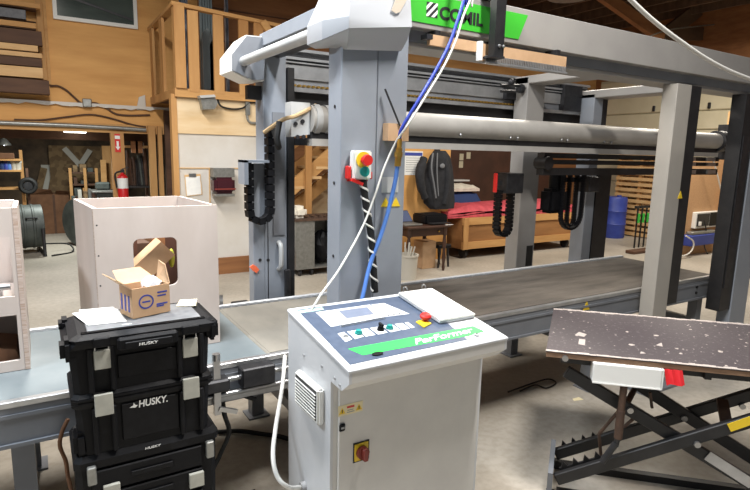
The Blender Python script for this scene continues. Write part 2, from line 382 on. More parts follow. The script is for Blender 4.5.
# ================================================================== CONVEYOR TABLE
ZB = .75; YF, YK = 2.44, 3.40; XB0, XBELT, XB1 = -1.7, .915, 5.06
conv = thing('conveyor_table', 'long low grey conveyor bed running the whole width behind the control cabinet', 'conveyor table', (1.7, 2.9, 0))
part('bed_sheet', B().box(XB0, XBELT, YF+.03, YK-.03, ZB-.05, ZB), 'bed_sheet', conv)
part('belt', B().box(XBELT+.9, XB1-.04, YF+.05, YK-.05, ZB-.05, ZB+.002), 'belt', conv)
part('belt', B().box(XBELT+.02, XBELT+.897, YF+.05, YK-.05, ZB-.05, ZB+.002), 'belt_pale', conv, label='pale left end of the belt')  # left end of the belt in a paler colour
part('belt_roller', B().cyl((XBELT+.03, YF+.05, ZB-.03), (XBELT+.03, YK-.05, ZB-.03), .032), 'belt_pale', conv, 1)
part('front_rail', B().box(XB0, XB1, YF, YF+.045, .57, ZB-.02).box(XB0, XB1, YF-.012, YF, .57, .585).box(XB0, XB1, YF-.006, YF, ZB-.06, ZB-.045), 'grey_paint_dark', conv)
part('edge_strip', B().box(XB0, XB1, YF-.004, YF+.03, ZB-.019, ZB+.008, bev=.003), 'aluminium', conv)
part('back_rail', B().box(XB0, XB1, YK-.03, YK+.02, .57, ZB-.02), 'grey_paint_dark', conv)
st = B().box(XB0, XB1, YK-.03, YK+.004, ZB-.019, ZB+.012)
for i in range(120): st.box(XB0+.03+i*.056, XB0+.06+i*.056, YK-.036, YK-.03, ZB+.001, ZB+.012)
part('edge_strip', st, 'white_paint', conv)
part('end_plate', B().box(XB1-.04, XB1, YF+.045, YK-.03, .57, ZB-.02), 'grey_paint_dark', conv)
for x in (-1.3, -.12, 1.15, 3.5, 4.9):
    for y in (YF+.06, YK-.1):
        part('leg', B().box(x-.04, x+.04, y-.01, y+.07, .0, .575).box(x-.07, x+.07, y-.04, y+.1, 0, .012), 'grey_paint_dark', conv)
for x in (-.12, 1.15, 3.5, 4.9):
    part('cross_member', B().box(x-.025, x+.025, YF+.135, YK-.1, .3, .36), 'grey_paint_dark', conv)
e = at(587, 306, y=YF-.005)
part('warning_sticker', B().prism([(e.x-.035, YF-.003, e.z-.03), (e.x+.035, YF-.003, e.z-.03), (e.x, YF-.003, e.z+.035)], (0, .003, 0)), 'yellow', conv)
e = at(697, 287, y=YF-.005)
part('bolt', B().cyl((e.x, YF-.01, e.z), (e.x, YF, e.z), .012), 'dark_steel', conv); part('bolt', B().cyl((e.x, YF-.01, e.z-.05), (e.x, YF, e.z-.05), .012), 'dark_steel', conv)

# clamp carriage on the front of the bed, left of the control cabinet
def clamp(name, x0, y0, s, lab, dy):
    r = thing(name, lab, 'clamp', (x0+.2*s, y0, ZB-.12))
    for dz in (.0, -.07):
        part('guide_rod', B().cyl((x0-.12*s, y0, ZB-.05+dz*s), (x0+.42*s, y0, ZB-.05+dz*s), .013*s, n=10), 'steel', r, 1)
    part('rail', B().box(x0-.12*s, x0+.45*s, y0+.01, y0+.05, ZB-.16*s, ZB-.13*s), 'aluminium', r)
    part('slide_block', B().box(x0+.17*s, x0+.33*s, y0-.035, y0+.04, ZB-.1*s, ZB-.005, bev=.006), 'dark_steel', r)
    part('clamp_post', B().box(x0+.04*s, x0+.07*s, y0-.03, y0-.005, ZB-.2*s, ZB+.06*s).cyl((x0+.055*s, y0-.02, ZB+.06*s), (x0+.055*s, y0-.02, ZB+.09*s), .018*s), 'steel', r)
    part('clamp_body', B().box(x0+.0, x0+.11*s, y0-.045, y0+.03, ZB-.09*s, ZB-.03*s, bev=.008), 'dark_steel', r)
    part('end_plate', B().box(x0-.13*s, x0-.11*s, y0-.03, y0+.05, ZB-.19*s, ZB-.0), 'light_grey_paint', r)
    part('lever', B().bar((x0+.06*s, y0-.03, ZB-.17*s), (x0+.14*s, y0-.035, ZB-.2*s), .015, .02), 'steel', r)
    return r
clamp('bar_clamp', .58, YF-.055, 1, 'steel bar clamp mounted on the front edge of the bed beside the tool boxes', 0)
clamp('bar_clamp', .93, YK+.075, .7, 'small steel clamp on the far edge of the bed behind the white carcass', 0)

# ================================================================== PRESS FRAME
G0 = 2.26
pr = thing('panel_press', 'big grey gantry press frame with white end covers standing over the bed', 'press', (1.4, 2.32, 0))
# front left column
x0, x1, xs = xx(340, 200, G0), xx(404.5, 200, G0), xx(375, 200, G0)
CX0, CX1 = x0, x1
zcap = zz(349, 28, 2.2)
part('column', B().box(x0, xs-.002, G0, G0+.13, .0, zcap+.1, bev=.004), 'grey_paint', pr)
part('column', B().box(xs+.002, x1, G0+.004, G0+.13, .0, zcap+.1, bev=.004), 'grey_paint', pr)
part('base_plate', B().box(x0-.06, x1+.06, G0-.08, G0+.17, 0, .02), 'grey_paint_dark', pr)
for z in (.9, 1.25, 1.6, 1.95):
    part('bolt', B().cyl((x0-.003, G0+.06, z), (x0+.003, G0+.06, z), .008, n=8), 'dark_steel', pr)
# white end cover over the front corner
YC = 2.17
cl, cr, cL = xx(349, 28, YC), xx(412, 28, YC), xx(320, 38, YC+.16)
z0, z1 = zz(412, 28, YC)-.0, 2.75
zn = zz(412, 16, YC)
plan = [(cl, YC), (cr, YC), (cr, YC+.3), (cL, YC+.3), (cL, YC+.14)]
zfl, zfr, zlc = zz(351, 28.6, YC), zz(412, 27, YC), zz(320, 39.5, YC+.14)
lowz = [zfl, zfr, zfr+.01, zlc, zlc]
zk = zz(320, 20, YC+.14); shx = xx(335, 0, YC+.2)-cL
rings = [[(x, y, z) for (x, y), z in zip(plan, lowz)], [(x, y, zk) for x, y in plan],
         [(x+(shx*.2 if i_ == 0 else 0 if x > 1.4 else shx), y+(.03 if i_ < 2 else 0), zk+.2) for i_, (x, y) in enumerate(plan)],
         [(x+(-.03 if i_ in (1, 2) else shx*1.4), y+(.07 if i_ < 2 else -.02), zk+.36) for i_, (x, y) in enumerate(plan)]]
cap = part('end_cover', B().loft(rings), 'cover_white', pr)
bm_ = cap.modifiers.new('bevel', 'BEVEL'); bm_.width = .018; bm_.segments = 3; bm_.limit_method = 'ANGLE'; bm_.angle_limit = math.radians(20)
for p_ in cap.data.polygons: p_.use_smooth = True
mid = [(CX0+.01, G0-.025), (CX1-.06, G0-.02), (CX1-.03, G0+.14), (CX0-.01, G0+.14), (CX0-.01, G0+.1)]
mz = [zz(352, 50.5, G0-.02), zz(393, 50, G0-.02), zz(402, 40, G0), zz(328, 46, G0+.1), zz(328, 46, G0+.1)]
midp = [(a[0]*.45+b[0]*.55, a[1]*.45+b[1]*.55) for a, b in zip(mid, plan)]
part('cover_skirt', B().loft([[(x, y, z) for (x, y), z in zip(mid, mz)], [(x, y, a*.45+b*.55-.012) for (x, y), a, b in zip(midp, mz, lowz)], [(x*.985+.02, y*.985+.035, z-.0005) for (x, y), z in zip(plan, lowz)]]), 'cover_white', pr, 1)
sx0, sx1 = xx(392, 8, YC), xx(401, 8, YC)
sl = [(xx(a, b, YC-.002), YC-.003, zz(a, b, YC-.002)) for a, b in ((391.5, 10.5), (396, 13.5), (400, 12), (409, -4), (413, -20), (400, -20), (396, -2))]
part('grip_slot', B().prism(sl, (0, .003, 0)), 'grip_beige', cap)
# front beam
bz0, bz1 = zz(580, 55, G0), zz(580, 20.8, G0); XE = 6.2
beam = part('front_beam', B().box(cr, XE, G0, G0+.16, bz0, bz1, bev=.004), 'warm_lit_grey_paint', pr)
part('beam_recess', B().box(cr, XE, G0+.05, G0+.2, bz0-.055, bz0-.0005), 'grey_paint_dark', pr)
part('beam_flange', B().box(cr, XE, G0+.06, G0+.24, bz0-.075, bz0-.0555), 'warm_lit_grey_paint', pr)
# sign on the beam
gz0, gz1 = zz(450, 27.5, G0), zz(527.5, 15.5, G0)
gx0, gxt, gxb = cr+.004, xx(527.5, 15.5, G0), xx(518, 39, G0)
sg = part('sign_panel', B().prism([(gx0, G0-.004, gz0), (gxb, G0-.004, gz0), (gxt, G0-.004, gz1), (gx0, G0-.004, gz1)], (0, .0045, 0)), 'green_sign', beam)
tx0, tx1 = xx(439, 12, G0), xx(482.5, 18, G0); tz0, tz1 = zz(440, 19.5, G0), zz(440, 6, G0)
tb = text_bm('COMIL', 1, (0, 0, 0), (1, 0, 0), (0, 0, 1), .001, bold=.036)
xs_ = [v.co.x for v in tb.bm.verts]; zs_ = [v.co.z for v in tb.bm.verts]
fx, fz = (tx1-tx0)/(max(xs_)-min(xs_)), (tz1-tz0)/(max(zs_)-min(zs_))
for v in tb.bm.verts: v.co = Vector((tx0+(v.co.x-min(xs_))*fx, G0-.0052+v.co.y, tz0+(v.co.z-min(zs_))*fz))
part('lettering', tb, 'print_black', beam)
hx0, hx1, hz0, hz1 = xx(426, 8, G0), xx(437, 10, G0), zz(430, 17, G0), zz(430, 2.5, G0)
def clip_band(c0, c1):
    """diagonal band c0 < v-u < c1 clipped to the unit square"""
    P = [(0, 0), (1, 0), (1, 1), (0, 1)]
    for sg_, c in ((1, c0), (-1, c1)):
        f = lambda p: sg_*(p[1]-p[0]-c); out = []
        for a, b in zip(P, P[1:]+P[:1]):
            fa, fb = f(a), f(b)
            if fa >= 0: out.append(a)
            if fa*fb < 0: t = fa/(fa-fb); out.append((a[0]+(b[0]-a[0])*t, a[1]+(b[1]-a[1])*t))
        P = out
        if len(P) < 3: return None
    return P
for k in range(7):
    P_ = clip_band(-1.0+k*2/7, -1.0+(k+1)*2/7)
    if P_: part('emblem_stripe', B().prism([(hx0+(hx1-hx0)*a, G0-.006, hz0+(hz1-hz0)*b) for a, b in P_], (0, .0019, 0)), 'print_black' if k % 2 == 0 else 'paper', beam)
# posts two and three, front line, with black guide rails
p2a, p2b, p2c = xx(672, 140, G0), xx(686, 140, G0), xx(697, 140, G0)
part('column', B().box(p2a, p2b, G0, G0+.11, 0, bz0-.076, bev=.003), 'warm_grey_light', pr)
part('guide_rail', B().box(p2b+.001, p2c, G0+.01, G0+.09, .66, bz0-.076), 'black_paint', pr)
part('base_plate', B().box(p2a-.06, p2c+.06, G0-.06, G0+.15, 0, .02), 'grey_paint_dark', pr)
wq = at(680, 195, y=G0)
part('warning_sticker', B().prism([(wq.x-.03, G0-.003, wq.z-.025), (wq.x+.03, G0-.003, wq.z-.025), (wq.x, G0-.003, wq.z+.03)], (0, .0028, 0)), 'yellow', pr)
p3a, p3b = xx(740, 160, G0), xx(751, 160, G0)
part('guide_rail', B().box(p3a, p3b-.001, G0+.01, G0+.12, .5, bz0-.076), 'black_paint', pr)
part('column', B().box(p3b, p3b+.26, G0, G0+.11, 0, bz0-.076, bev=.003), 'grey_paint', pr)
part('rail_slot', B().box(p3a+.02, p3b-.06, G0+.002, G0+.0099, .7, bz0-.4), 'dark_steel', pr)
part('base_plate', B().box(p3a-.06, p3b+.3, G0-.06, G0+.15, 0, .02), 'grey_paint_dark', pr)
# cross beam and its round tube, running back to the far column
YQ = 3.6
cz1, cz0 = zz(262, 33, YQ), zz(265.5, 46.8, YQ); cxl = xx(262, 33, YQ)
part('cross_beam', B().box(cxl, cxl+.16, YC+.3, YQ+.05, cz0, cz1, bev=.004), 'grey_paint', pr)
part('cross_beam_slot', B().box(cxl+.03, cxl+.15, YC+.3, YQ+.04, cz0-.05, cz0-.001), 'dark_steel', pr)
ta, tb_ = at(246, 60.5, y=YQ-.06), None
part('round_tube', B().cyl((ta.x, YC+.29, ta.z), (ta.x, YQ+.1, ta.z), .03, n=20), 'light_grey_paint', pr, 1)
# far end cover: grey hexagonal face, white shell behind
hexp = [(246, 35), (262, 36.5), (265, 50), (264, 81), (252, 81), (231, 71), (231, 54)]
hf = [Vector((xx(a, b, YQ), YQ-.0, zz(a, b, YQ))) for a, b in hexp]
cen = sum(hf, Vector())/len(hf)
shell = [cen+(p-cen)*1.0 for p in hf]
ec = part('end_cover', B().loft([[p for p in shell], [p+Vector((0, .08, 0)) for p in shell], [cen+(p-cen)*.96+Vector((0, .27, 0)) for p in shell]]), 'white_plastic', pr)
part('face_plate', B().prism([cen+(p-cen)*.95+Vector((0, -.012, 0)) for p in hf], (0, .0115, 0)), 'grey_paint_dark', ec)
# back columns
YR = 3.66
def bcol(pa, pb, py, ztop, m_='grey_paint', y=YR, d=.16):
    a, b = xx(pa, py, y), xx(pb, py, y)
    part('column', B().box(a, b, y, y+d, 0, ztop, bev=.004), m_, pr)
    part('base_plate', B().box(a-.05, b+.05, y-.05, y+d+.05, 0, .02), 'grey_paint_dark', pr)
    return a, b
fa, fb = bcol(265, 287, 250, cz0+.05)
part('chain_trough', B().box(xx(253.5, 250, YR), fa-.001, YR+.0, YR+.1, 0.02, zz(252, 163, YR), bev=.004), 'grey_paint', pr)
part('column_seam', B().box(xx(268, 250, YR)-.003, xx(268, 250, YR)+.003, YR-.002, YR, .6, 1.5), 'dark_steel', pr)
part('guide_rail', B().box(xx(287, 250, YR)+.001, xx(293, 250, YR), YR-.03, YR+.1, .5, 2.3), 'black_paint', pr)
part('guide_rail', B().box(fa+.06, fb-.02, YR-.012, YR-.0005, 1.15, 2.0), 'grey_paint_dark', pr)
part('handle', B().tube([(xx(278.5, 245, YR), YR-.001, zz(278, 242, YR)), (xx(278.5, 245, YR), YR-.045, zz(278, 246, YR)), (xx(278.5, 245, YR), YR-.045, zz(278, 264, YR)), (xx(278.5, 245, YR), YR-.001, zz(278, 269, YR))], .017), 'light_grey_paint', pr, 1)
part('lock_box', B().box(xx(284, 280, YR-.03), xx(289, 280, YR-.03), YR-.06, YR-.0305, zz(286, 297, YR), zz(286, 268, YR), bev=.005), 'dark_steel', pr)
for px in (260, 268):
    part('bolt', B().cyl((xx(px, 260, YR), YR-.004, zz(px, 260, YR)), (xx(px, 260, YR), YR, zz(px, 260, YR)), .012, n=8), 'dark_steel', pr)
m2a, m2b = bcol(520, 537, 205, zz(540, 78, YR), 'warm_lit_grey_paint')
m3a, m3b = bcol(585.5, 594, 205, zz(605, 95, YR), 'grey_paint')
part('guide_rail', B().box(m3b+.001, xx(608, 205, YR), YR-.01, YR+.1, .5, 1.6), 'black_paint', pr)
part('rail_slot', B().box(xx(526, 255, YR), xx(532, 255, YR), YR-.004, YR-.0005, zz(525, 266, YR), zz(525, 246, YR)), 'black_paint', pr)
# arms from the back columns to the front beam
za1, za0 = zz(532, 76, YR), zz(532, 84, YR)
part('cross_arm', B().box(m2a, m2b, G0+.25, YR+.16, za0, za1, bev=.006), 'warm_lit_grey_paint', pr)
za1, za0 = zz(605, 91, YR), zz(605, 99, YR)
part('cross_arm', B().box(m3a, m3b+.12, G0+.25, YR+.16, za0, za1, bev=.006), 'warm_lit_grey_paint', pr)
part('arm_bracket', B().box(m3b+.002, m3b+.1, YR+.02, YR+.1, zz(605, 130, YR), za0), 'dark_steel', pr)
# back beam: aluminium profile with rails
YT = YR+.26
zt_, zb_ = zz(420, 66, YT), zz(420, 103, YT); H = zt_-zb_
xl, xr = fb+.03, m3b
bb = part('back_beam', B().box(xl, xr, YT-.06, YT, zb_, zt_), 'grey_paint_dark', pr)
for f0, f1, d, m_ in ((.93, 1.0, .03, 'aluminium'), (.74, .8, .03, 'aluminium'), (.66, .69, .03, 'aluminium'), (.3, .62, .015, 'aluminium'), (.0, .1, .03, 'aluminium'), (.69, .73, .012, 'black_paint'), (.81, .86, .012, 'black_paint')):
    part('profile_rail', B().box(xl, xr, YT-.06-d, YT-.0605, zb_+H*f0, zb_+H*f1), m_, bb)
tr = B()
for k in range(70): tr.box(xl+.02+k*.038, xl+.04+k*.038, YT-.095, YT-.0605, zb_+H*.12, zb_+H*.17)
part('toothed_rack', tr, 'brass', bb)
part('carriage', B().box(xx(505, 95, YT-.1), xx(521, 95, YT-.1), YT-.12, YT-.061, zb_+H*.28, zb_+H*.62), 'dark_steel', bb)
part('carriage', B().box(m3a-.28, m3a-.02, YT-.12, YT-.061, zb_+H*.1, zb_+H*.9), 'dark_steel', bb)
part('lower_panel', B().box(xl, xr, YT-.03, YT, zz(420, 125, YT), zb_-.001), 'black_paint', pr)  # black panel filling the dark band below the back beam
for dz in (.02, .07):
    part('adjusting_screw', B().cyl((m2a-.28, YR+.05, za1-.03-dz), (m2a-.02, YR+.05, za1-.01-dz), .012, n=8), 'dark_steel', pr, 1)
part('adjusting_knob', B().ball((m2a-.16, YR+.05, za1-.01), .03), 'dark_steel', pr, 1)
part('adjusting_knob', B().cyl((m2a-.06, YR+.05, za1-.06), (m2a-.02, YR+.05, za1-.06), .04), 'dark_steel', pr, 1)
# press tube in front of the back columns
YU = 3.36
ztc = (zz(480, 116.8, YU)+zz(480, 139.8, YU))/2; R_ = (zz(480, 116.8, YU)-zz(480, 139.8, YU))/2
tx0_, tx1_ = xx(309, 130, YU), xx(716, 134, YU)
tube = part('press_tube', B().cyl((tx0_, YU, ztc), (tx1_, YU, ztc), R_, n=32), 'tube_paint', pr, 1)
part('tube_collar', B().cyl((tx0_+.02, YU, ztc), (tx0_+.06, YU, ztc), R_+.008, n=32).cyl((tx0_+.1, YU, ztc), (tx0_+.13, YU, ztc), R_+.006, n=32), 'light_grey_paint', pr, 1)
part('tube_collar', B().cyl((tx1_, YU, ztc), (tx1_+.12, YU, ztc), R_+.03, n=32), 'dark_steel', pr, 1)
part('tube_collar', B().cyl((tx1_+.12, YU, ztc), (tx1_+.3, YU, ztc), R_+.01, n=32), 'light_grey_paint', pr, 1)
part('end_bracket', B().box(tx1_+.3, tx1_+.36, YU-.14, YU+.14, ztc-.2, ztc+.2), 'dark_steel', pr)
br = B().prism([(xx(290, 122, YU), YU-.02, ztc+.1), (tx0_-.002, YU-.02, ztc+.1), (tx0_-.002, YU-.02, ztc-.1), (xx(290, 122, YU), YU-.02, ztc-.12)], (0, .1, 0))
bp_ = part('tube_bracket', br, 'light_grey_paint', pr)
for px, py in ((294, 124), (301, 121.5), (296, 137), (302, 137)):
    part('bolt', B().cyl((xx(px, py, YU), YU-.03, zz(px, py, YU)), (xx(px, py, YU), YU-.0205, zz(px, py, YU)), .014, n=8), 'dark_steel', bp_)
part('bracket_foot', B().box(fa+.25, tx0_+.02, YU-.03, YU+.34, ztc-.17, ztc-.121), 'dark_steel', pr)
zl1, zl0 = zz(480, 144.5, YU-.05), zz(480, 150.5, YU-.05)
part('lower_rail_and_gap', B().box(tx0_, tx1_, YU-.05, YU+.03, zl0, zl1), 'tube_paint', pr)
part('lower_rail_and_gap', B().box(tx0_, tx1_, YU-.03, YU+.03, zl1+.0005, ztc-R_+.005), 'black_paint', pr)  # black strip standing in for the dark gap between tube and rail
for px, py in ((461, 135), (511, 138), (518, 138.2), (562, 140), (568, 140.2), (605, 142), (612, 142.3)):
    part('bolt', B().ball((xx(px, py, YU-R_*.8), YU-R_*.75, zz(px, py, YU-R_*.8)), .014), 'steel', tube, 1)
# dark bars below, at the right end
for i, (pa, pb) in enumerate(((153.5, 158.5), (160, 164.5), (168, 175))):
    za, zb2 = zz(570, pa, YU+.1), zz(570, pb, YU+.1)
    part('press_bar', B().box(xx(541, 155, YU+.1), tx1_+.25, YU+.06, YU+.14, zb2, za), 'black_paint', pr)
    for q in (692, 712):
        xq = xx(q, pa, YU+.05); part('bar_sleeve', B().box(xq-.1, xq+.07, YU+.04, YU+.0595, (za+zb2)/2-.02, (za+zb2)/2+.02), 'aluminium', pr)
part('bar_carriage', B().cyl((xx(543, 165, YU+.1), YU+.03, zz(543, 163, YU+.1)), (xx(543, 165, YU+.1), YU+.16, zz(543, 163, YU+.1)), .06), 'black_paint', pr, 1)
# tan hose over the bracket
part('hose', B().tube([(xx(270, 132, YU), YU+.1, zz(270, 132, YU)), (xx(280, 120, YU), YU-.05, zz(280, 120, YU)), (xx(293, 116, YU), YU-.05, zz(293, 116, YU)), (xx(316, 116.5, YU), YU, ztc+R_)], .014), 'tan_hose', pr, 1)
part('hose', B().tube([(xx(277, 122, YU), YU-.04, zz(277, 122, YU)), (xx(274, 138, YU), YU-.05, zz(274, 138, YU)), (xx(277, 147, YU), YU-.03, zz(277, 147, YU)), (xx(283, 140, YU), YU+.1, zz(283, 140, YU)), (xx(284, 125, YU), YU+.2, zz(284, 125, YU))], .02), 'rubber', pr, 1)
# cable chains
def uchain(pxl, pxr, pyt, pyb, y, w, h, name='cable_chain', pyt2=None):
    a, b = xx(pxl, pyb, y), xx(pxr, pyb, y); r = (b-a)/2; c = (a+b)/2; zc = zz((pxl+pxr)/2, pyb, y)+r
    pts = [(a, y, zz(pxl, pyt, y))]+[(c-r*math.cos(PI*k/10), y, zc-r*math.sin(PI*k/10)) for k in range(11)]+[(b, y, zz(pxr, pyt2 or pyt, y))]
    return part(name, B().chain(pts, w, h, (0, 1, 0)), 'black_plastic', pr)
uchain(249.5, 270, 163, 221, YR-.07, .075, .045, pyt2=130)
part('chain_guard', B().box(xx(243, 175, YR-.1), xx(247, 175, YR-.1), YR-.13, YR-.0, zz(244, 222, YR-.1)+.25, zz(244, 160, YR-.1)).box(xx(243, 175, YR-.1), xx(268, 175, YR-.1), YR-.13, YR-.0, zz(250, 162.5, YR-.1), zz(250, 160, YR-.1)), 'grey_paint', pr)
part('chain_guard', B().box(xx(247.5, 92, YR+.03), fa-.001, YR+.03, YR+.08, zz(255, 99, YR), zz(255, 85, YR)), 'black_paint', pr)
YM = YR-.12
uchain(496, 508, 190, 235, YM, .08, .03)
part('junction_box', B().box(xx(502.5, 180, YM), xx(519, 180, YM), YM-.06, YR-.001, zz(510, 193, YM), zz(510, 173, YM), bev=.006), 'dark_steel', pr)
part('red_guard', B().box(xx(494.6, 180, YM-.05), xx(496.4, 180, YM-.05), YM-.07, YM-.03, zz(495, 192, YM), zz(495, 173, YM), bev=.006), 'red', pr)
part('guard_arm', B().box(xx(496, 180, YM-.05), xx(502.5, 180, YM-.05), YM-.05, YM-.035, zz(495, 185, YM), zz(495, 180, YM)), 'dark_steel', pr)
for a, b, bt, dy in ((559.5, 579.5, 229, -.02), (566, 573, 226, .03)):
    uchain(a, b, 172, bt, YM+dy, .045, .022)
part('chain_bracket', B().box(xx(578, 180, YR), xx(588, 180, YR), YR-.14, YR-.001, zz(585, 191, YR), zz(585, 176, YR), bev=.005), 'dark_steel', pr)
part('motor', B().box(xx(545, 200, YR-.05), xx(562, 200, YR-.05), YR-.13, YR+.03, zz(550, 212, YR), zz(550, 188, YR), bev=.03, seg=2).cyl((xx(551, 185, YR), YR-.05, zz(551, 190, YR)), (xx(551, 185, YR), YR-.05, zz(551, 170, YR)), .06), 'black_plastic', pr)
part('motor_arm', B().box(xx(551, 180, YR)-.02, xx(582, 180, YR), YR-.05, YR-.02, zz(565, 182, YR), zz(565, 177, YR)), 'dark_steel', pr)
# orange rag tag on the far column
solid('orange_tag', B().prism([(xx(a, b, YR-.006), YR-.012, zz(a, b, YR-.006)) for a, b in ((249.5, 267), (253, 264.5), (256, 266), (259, 269.5), (256.5, 273), (252.5, 270.5))], (0, .011, 0)), 'orange', 'small orange tag stuck low on the far left grey column', 'tag')
# sheet notices on the near column
e = at(390.5, 185, y=G0+.004)
part('notice', B().box(xx(382, 185, G0), xx(398.5, 185, G0), G0+.001, G0+.0035, zz(390, 192.5, G0), zz(390, 177, G0)), 'light_grey_paint', pr, label='small grey printed notice')
e = at(391, 202.5, y=G0)
for dx in (-.03, .03):
    part('warning_sticker', B().prism([(e.x+dx-.026, G0+.001, e.z-.02), (e.x+dx+.026, G0+.001, e.z-.02), (e.x+dx, G0+.001, e.z+.025)], (0, .0025, 0)), 'yellow', pr)
part('hook_block', B().box(xx(386.5, 132, G0-.03), xx(407, 132, G0-.03), G0-.045, G0+.0035, zz(395, 141, G0), zz(395, 124, G0)), 'cardboard', pr, label='brown block screwed to the column')

# boards and bar hung from the front beam
wb = B().box(xx(432, 45, G0+.03), xx(482, 45, G0+.03), G0+.01, G0+.045, zz(455, 49, G0+.03), zz(455, 37.5, G0+.03))
hb = thing('hanging_board', 'strip of particleboard with a comb rail, hung under the lettered beam', 'board', (xx(520, 60, G0), G0-.02, zz(520, 62, G0)))
ya = G0-.055
part('board_strip', B().prism([(xx(480.5, 46, ya), ya, zz(480.5, 43, ya)), (xx(566.5, 60, ya), ya, zz(480.5, 43, ya)), (xx(566.5, 60, ya), ya, zz(480.5, 60, ya)), (xx(480.5, 46, ya), ya, zz(480.5, 60, ya))], (0, .02, 0)), 'cardboard', hb)
part('board_strip', B().box(xx(432, 45, ya), xx(480, 45, ya), ya+.021, ya+.04, zz(455, 49, ya+.03), zz(455, 38.5, ya+.03)), 'cardboard', hb)
cm = B(); xa, xb_ = xx(484, 60, ya), xx(565, 68, ya); zc_ = zz(480.5, 58.5, ya)
for k in range(48):
    x = xa+(xb_-xa)*k/48; cm.box(x, x+(xb_-xa)/96, ya-.012, ya-.0005, zc_-.012, zc_+.018)
cm.box(xa, xb_, ya-.02, ya+.02, zc_-.02, zc_-.012)
part('comb_rail', cm, 'aluminium', hb)
part('edge_strip', B().box(xx(479, 50, ya), xx(481.5, 50, ya), ya-.01, ya+.02, zz(480, 60.5, ya), zz(480, 41, ya)), 'paper', hb)
part('stop_block', B().box(xx(427, 36, ya), xx(433, 36, ya), ya, ya+.05, zz(430, 39, ya), zz(430, 34, ya)), 'dark_steel', hb)
for px in (440, 500, 560):
    part('hanger', B().box(xx(px, 50, ya), xx(px, 50, ya)+.03, ya+.0405 if px < 480 else ya+.0205, G0+.05, zz(455, 40, ya+.03), bz0-.0005), 'dark_steel', hb)
bk = thing('bar_bracket', 'black square steel bar hooked down over the face of the lettered beam', 'bracket', (xx(502, 30, G0-.1), G0-.1, zz(502, 57, G0-.1)))
yb = G0-.12
part('bar', B().box(xx(495.5, 30, yb), xx(505, 30, yb), yb, yb+.045, zz(500, 56, yb), bz1+.1), 'black_paint', bk)
part('top_hook', B().box(xx(495.5, 30, yb), xx(505, 30, yb), yb+.0455, G0+.2, bz1+.001, bz1+.045), 'black_paint', bk)
part('foot_plate', B().box(xx(491, 57, yb), xx(503, 57, yb), yb-.012, yb+.06, zz(500, 58.5, yb), zz(500, 56.3, yb)), 'dark_steel', bk)
for dx in (0, .028):
    part('bolt', B().ball((xx(499, 46, yb)+dx, yb-.003, zz(499, 46, yb)), .009), 'steel', bk)
# ================================================================== CONTROL CABINET
CW, CD, CH, CR = .754, .547, 1.0, .077
con = thing('control_cabinet', 'white metal control cabinet with a sloping blue-grey button panel and a green stripe', 'control cabinet', (.884, 1.584, 0))
OX, OY = .884, 1.584
def yz(pts, xa, xb, bm): return bm.prism([(xa, OY+a, b) for a, b in pts], (xb-xa, 0, 0))
yf = .14
ZT = lambda d: CH+CR*d/CD
part('body', B().box(OX+.012, OX+CW-.012, OY+yf, OY+CD, .1, ZT(yf)-.11), 'cab_door_paint', con)
part('plinth', B().box(OX+.03, OX+CW-.03, OY+yf+.03, OY+CD-.03, 0, .0995), 'grey_paint_dark', con)
prof = [(0, CH-.012), (0, CH-.055), (.055, CH-.1), (yf, CH-.1+.004), (yf, .1), (CD, .1), (CD, ZT(CD)-.012)]
part('side_panel', yz(prof, OX, OX+.0115, B()), 'white_paint', con)
part('side_panel', yz(prof, OX+CW-.0115, OX+CW, B()), 'white_paint', con)
part('apron', yz([(0, CH-.0125), (0, CH-.055), (.055, CH-.1), (yf-.001, CH-.096), (yf-.001, CH-.08), (.06, CH-.08), (.02, CH-.05), (.02, CH-.0125)], OX+.012, OX+CW-.012, B()), 'cab_door_paint', con)
part('back_panel', B().box(OX+.012, OX+CW-.012, OY+CD-.02, OY+CD-.001, ZT(yf)-.109, ZT(CD)-.014), 'white_paint', con)
# tilted lid: local frame u right, v back, w out
sl = math.atan2(CR, CD); LV = CD/math.cos(sl)
TL = Matrix.Translation((OX, OY, CH)) @ Matrix.Rotation(sl, 4, 'X')
lid = part('lid', B(TL).box(-.004, CW+.004, -.006, LV+.004, -.016, -.001, bev=.004), 'white_paint', con)
N = TL.to_3x3() @ Vector((0, 0, 1)); TI = TL.inverted()
def uv(px, py, w=0.): q = TI @ at(px, py, p0=TL @ Vector((0, 0, w)), n=N); return q.x, q.y
def panel(name, pix, w0, w1, m_, par=lid, **k):
    q = [uv(a, b, w1) for a, b in pix]
    return part(name, B(TL).prism([(a, b, w0) for a, b in q], (0, 0, w1-w0)), m_, par, **k)
panel('panel_sheet', ((350, 364.5), (297, 309.7), (405, 295.3), (440.5, 321.5), (447, 322.5), (467.5, 339.5)), -.0009, .0006, 'bluegrey_decal')
panel('decal', ((296.5, 311), (322, 307), (324, 309.5), (299.5, 313.3)), .0007, .0012, 'pale_green')
panel('decal_stripe', ((348, 348.8), (473, 326), (484, 331), (466, 336), (363, 355)), .0007, .0014, 'green_decal')
panel('decal', ((315.7, 312.2), (329, 310.2), (341, 325), (331, 326.7)), .0007, .0012, 'screen_frame')
panel('decal', ((371.3, 304.5), (384, 303), (409.6, 313.7), (386, 316.7)), .0007, .0012, 'screen_frame')
panel('screen_bezel', ((328.5, 310.4), (369.8, 304.5), (385, 316.7), (341, 325)), .0007, .010, 'screen_frame')
sc = panel('screen', ((336.5, 310.4), (367.8, 306.2), (376, 314.7), (346, 319.8)), .0101, .0115, 'print_grey')
panel('screen_glass', ((339, 310.9), (367, 307.2), (373.5, 313.8), (347, 318.2)), .0116, .0122, 'screen', sc)
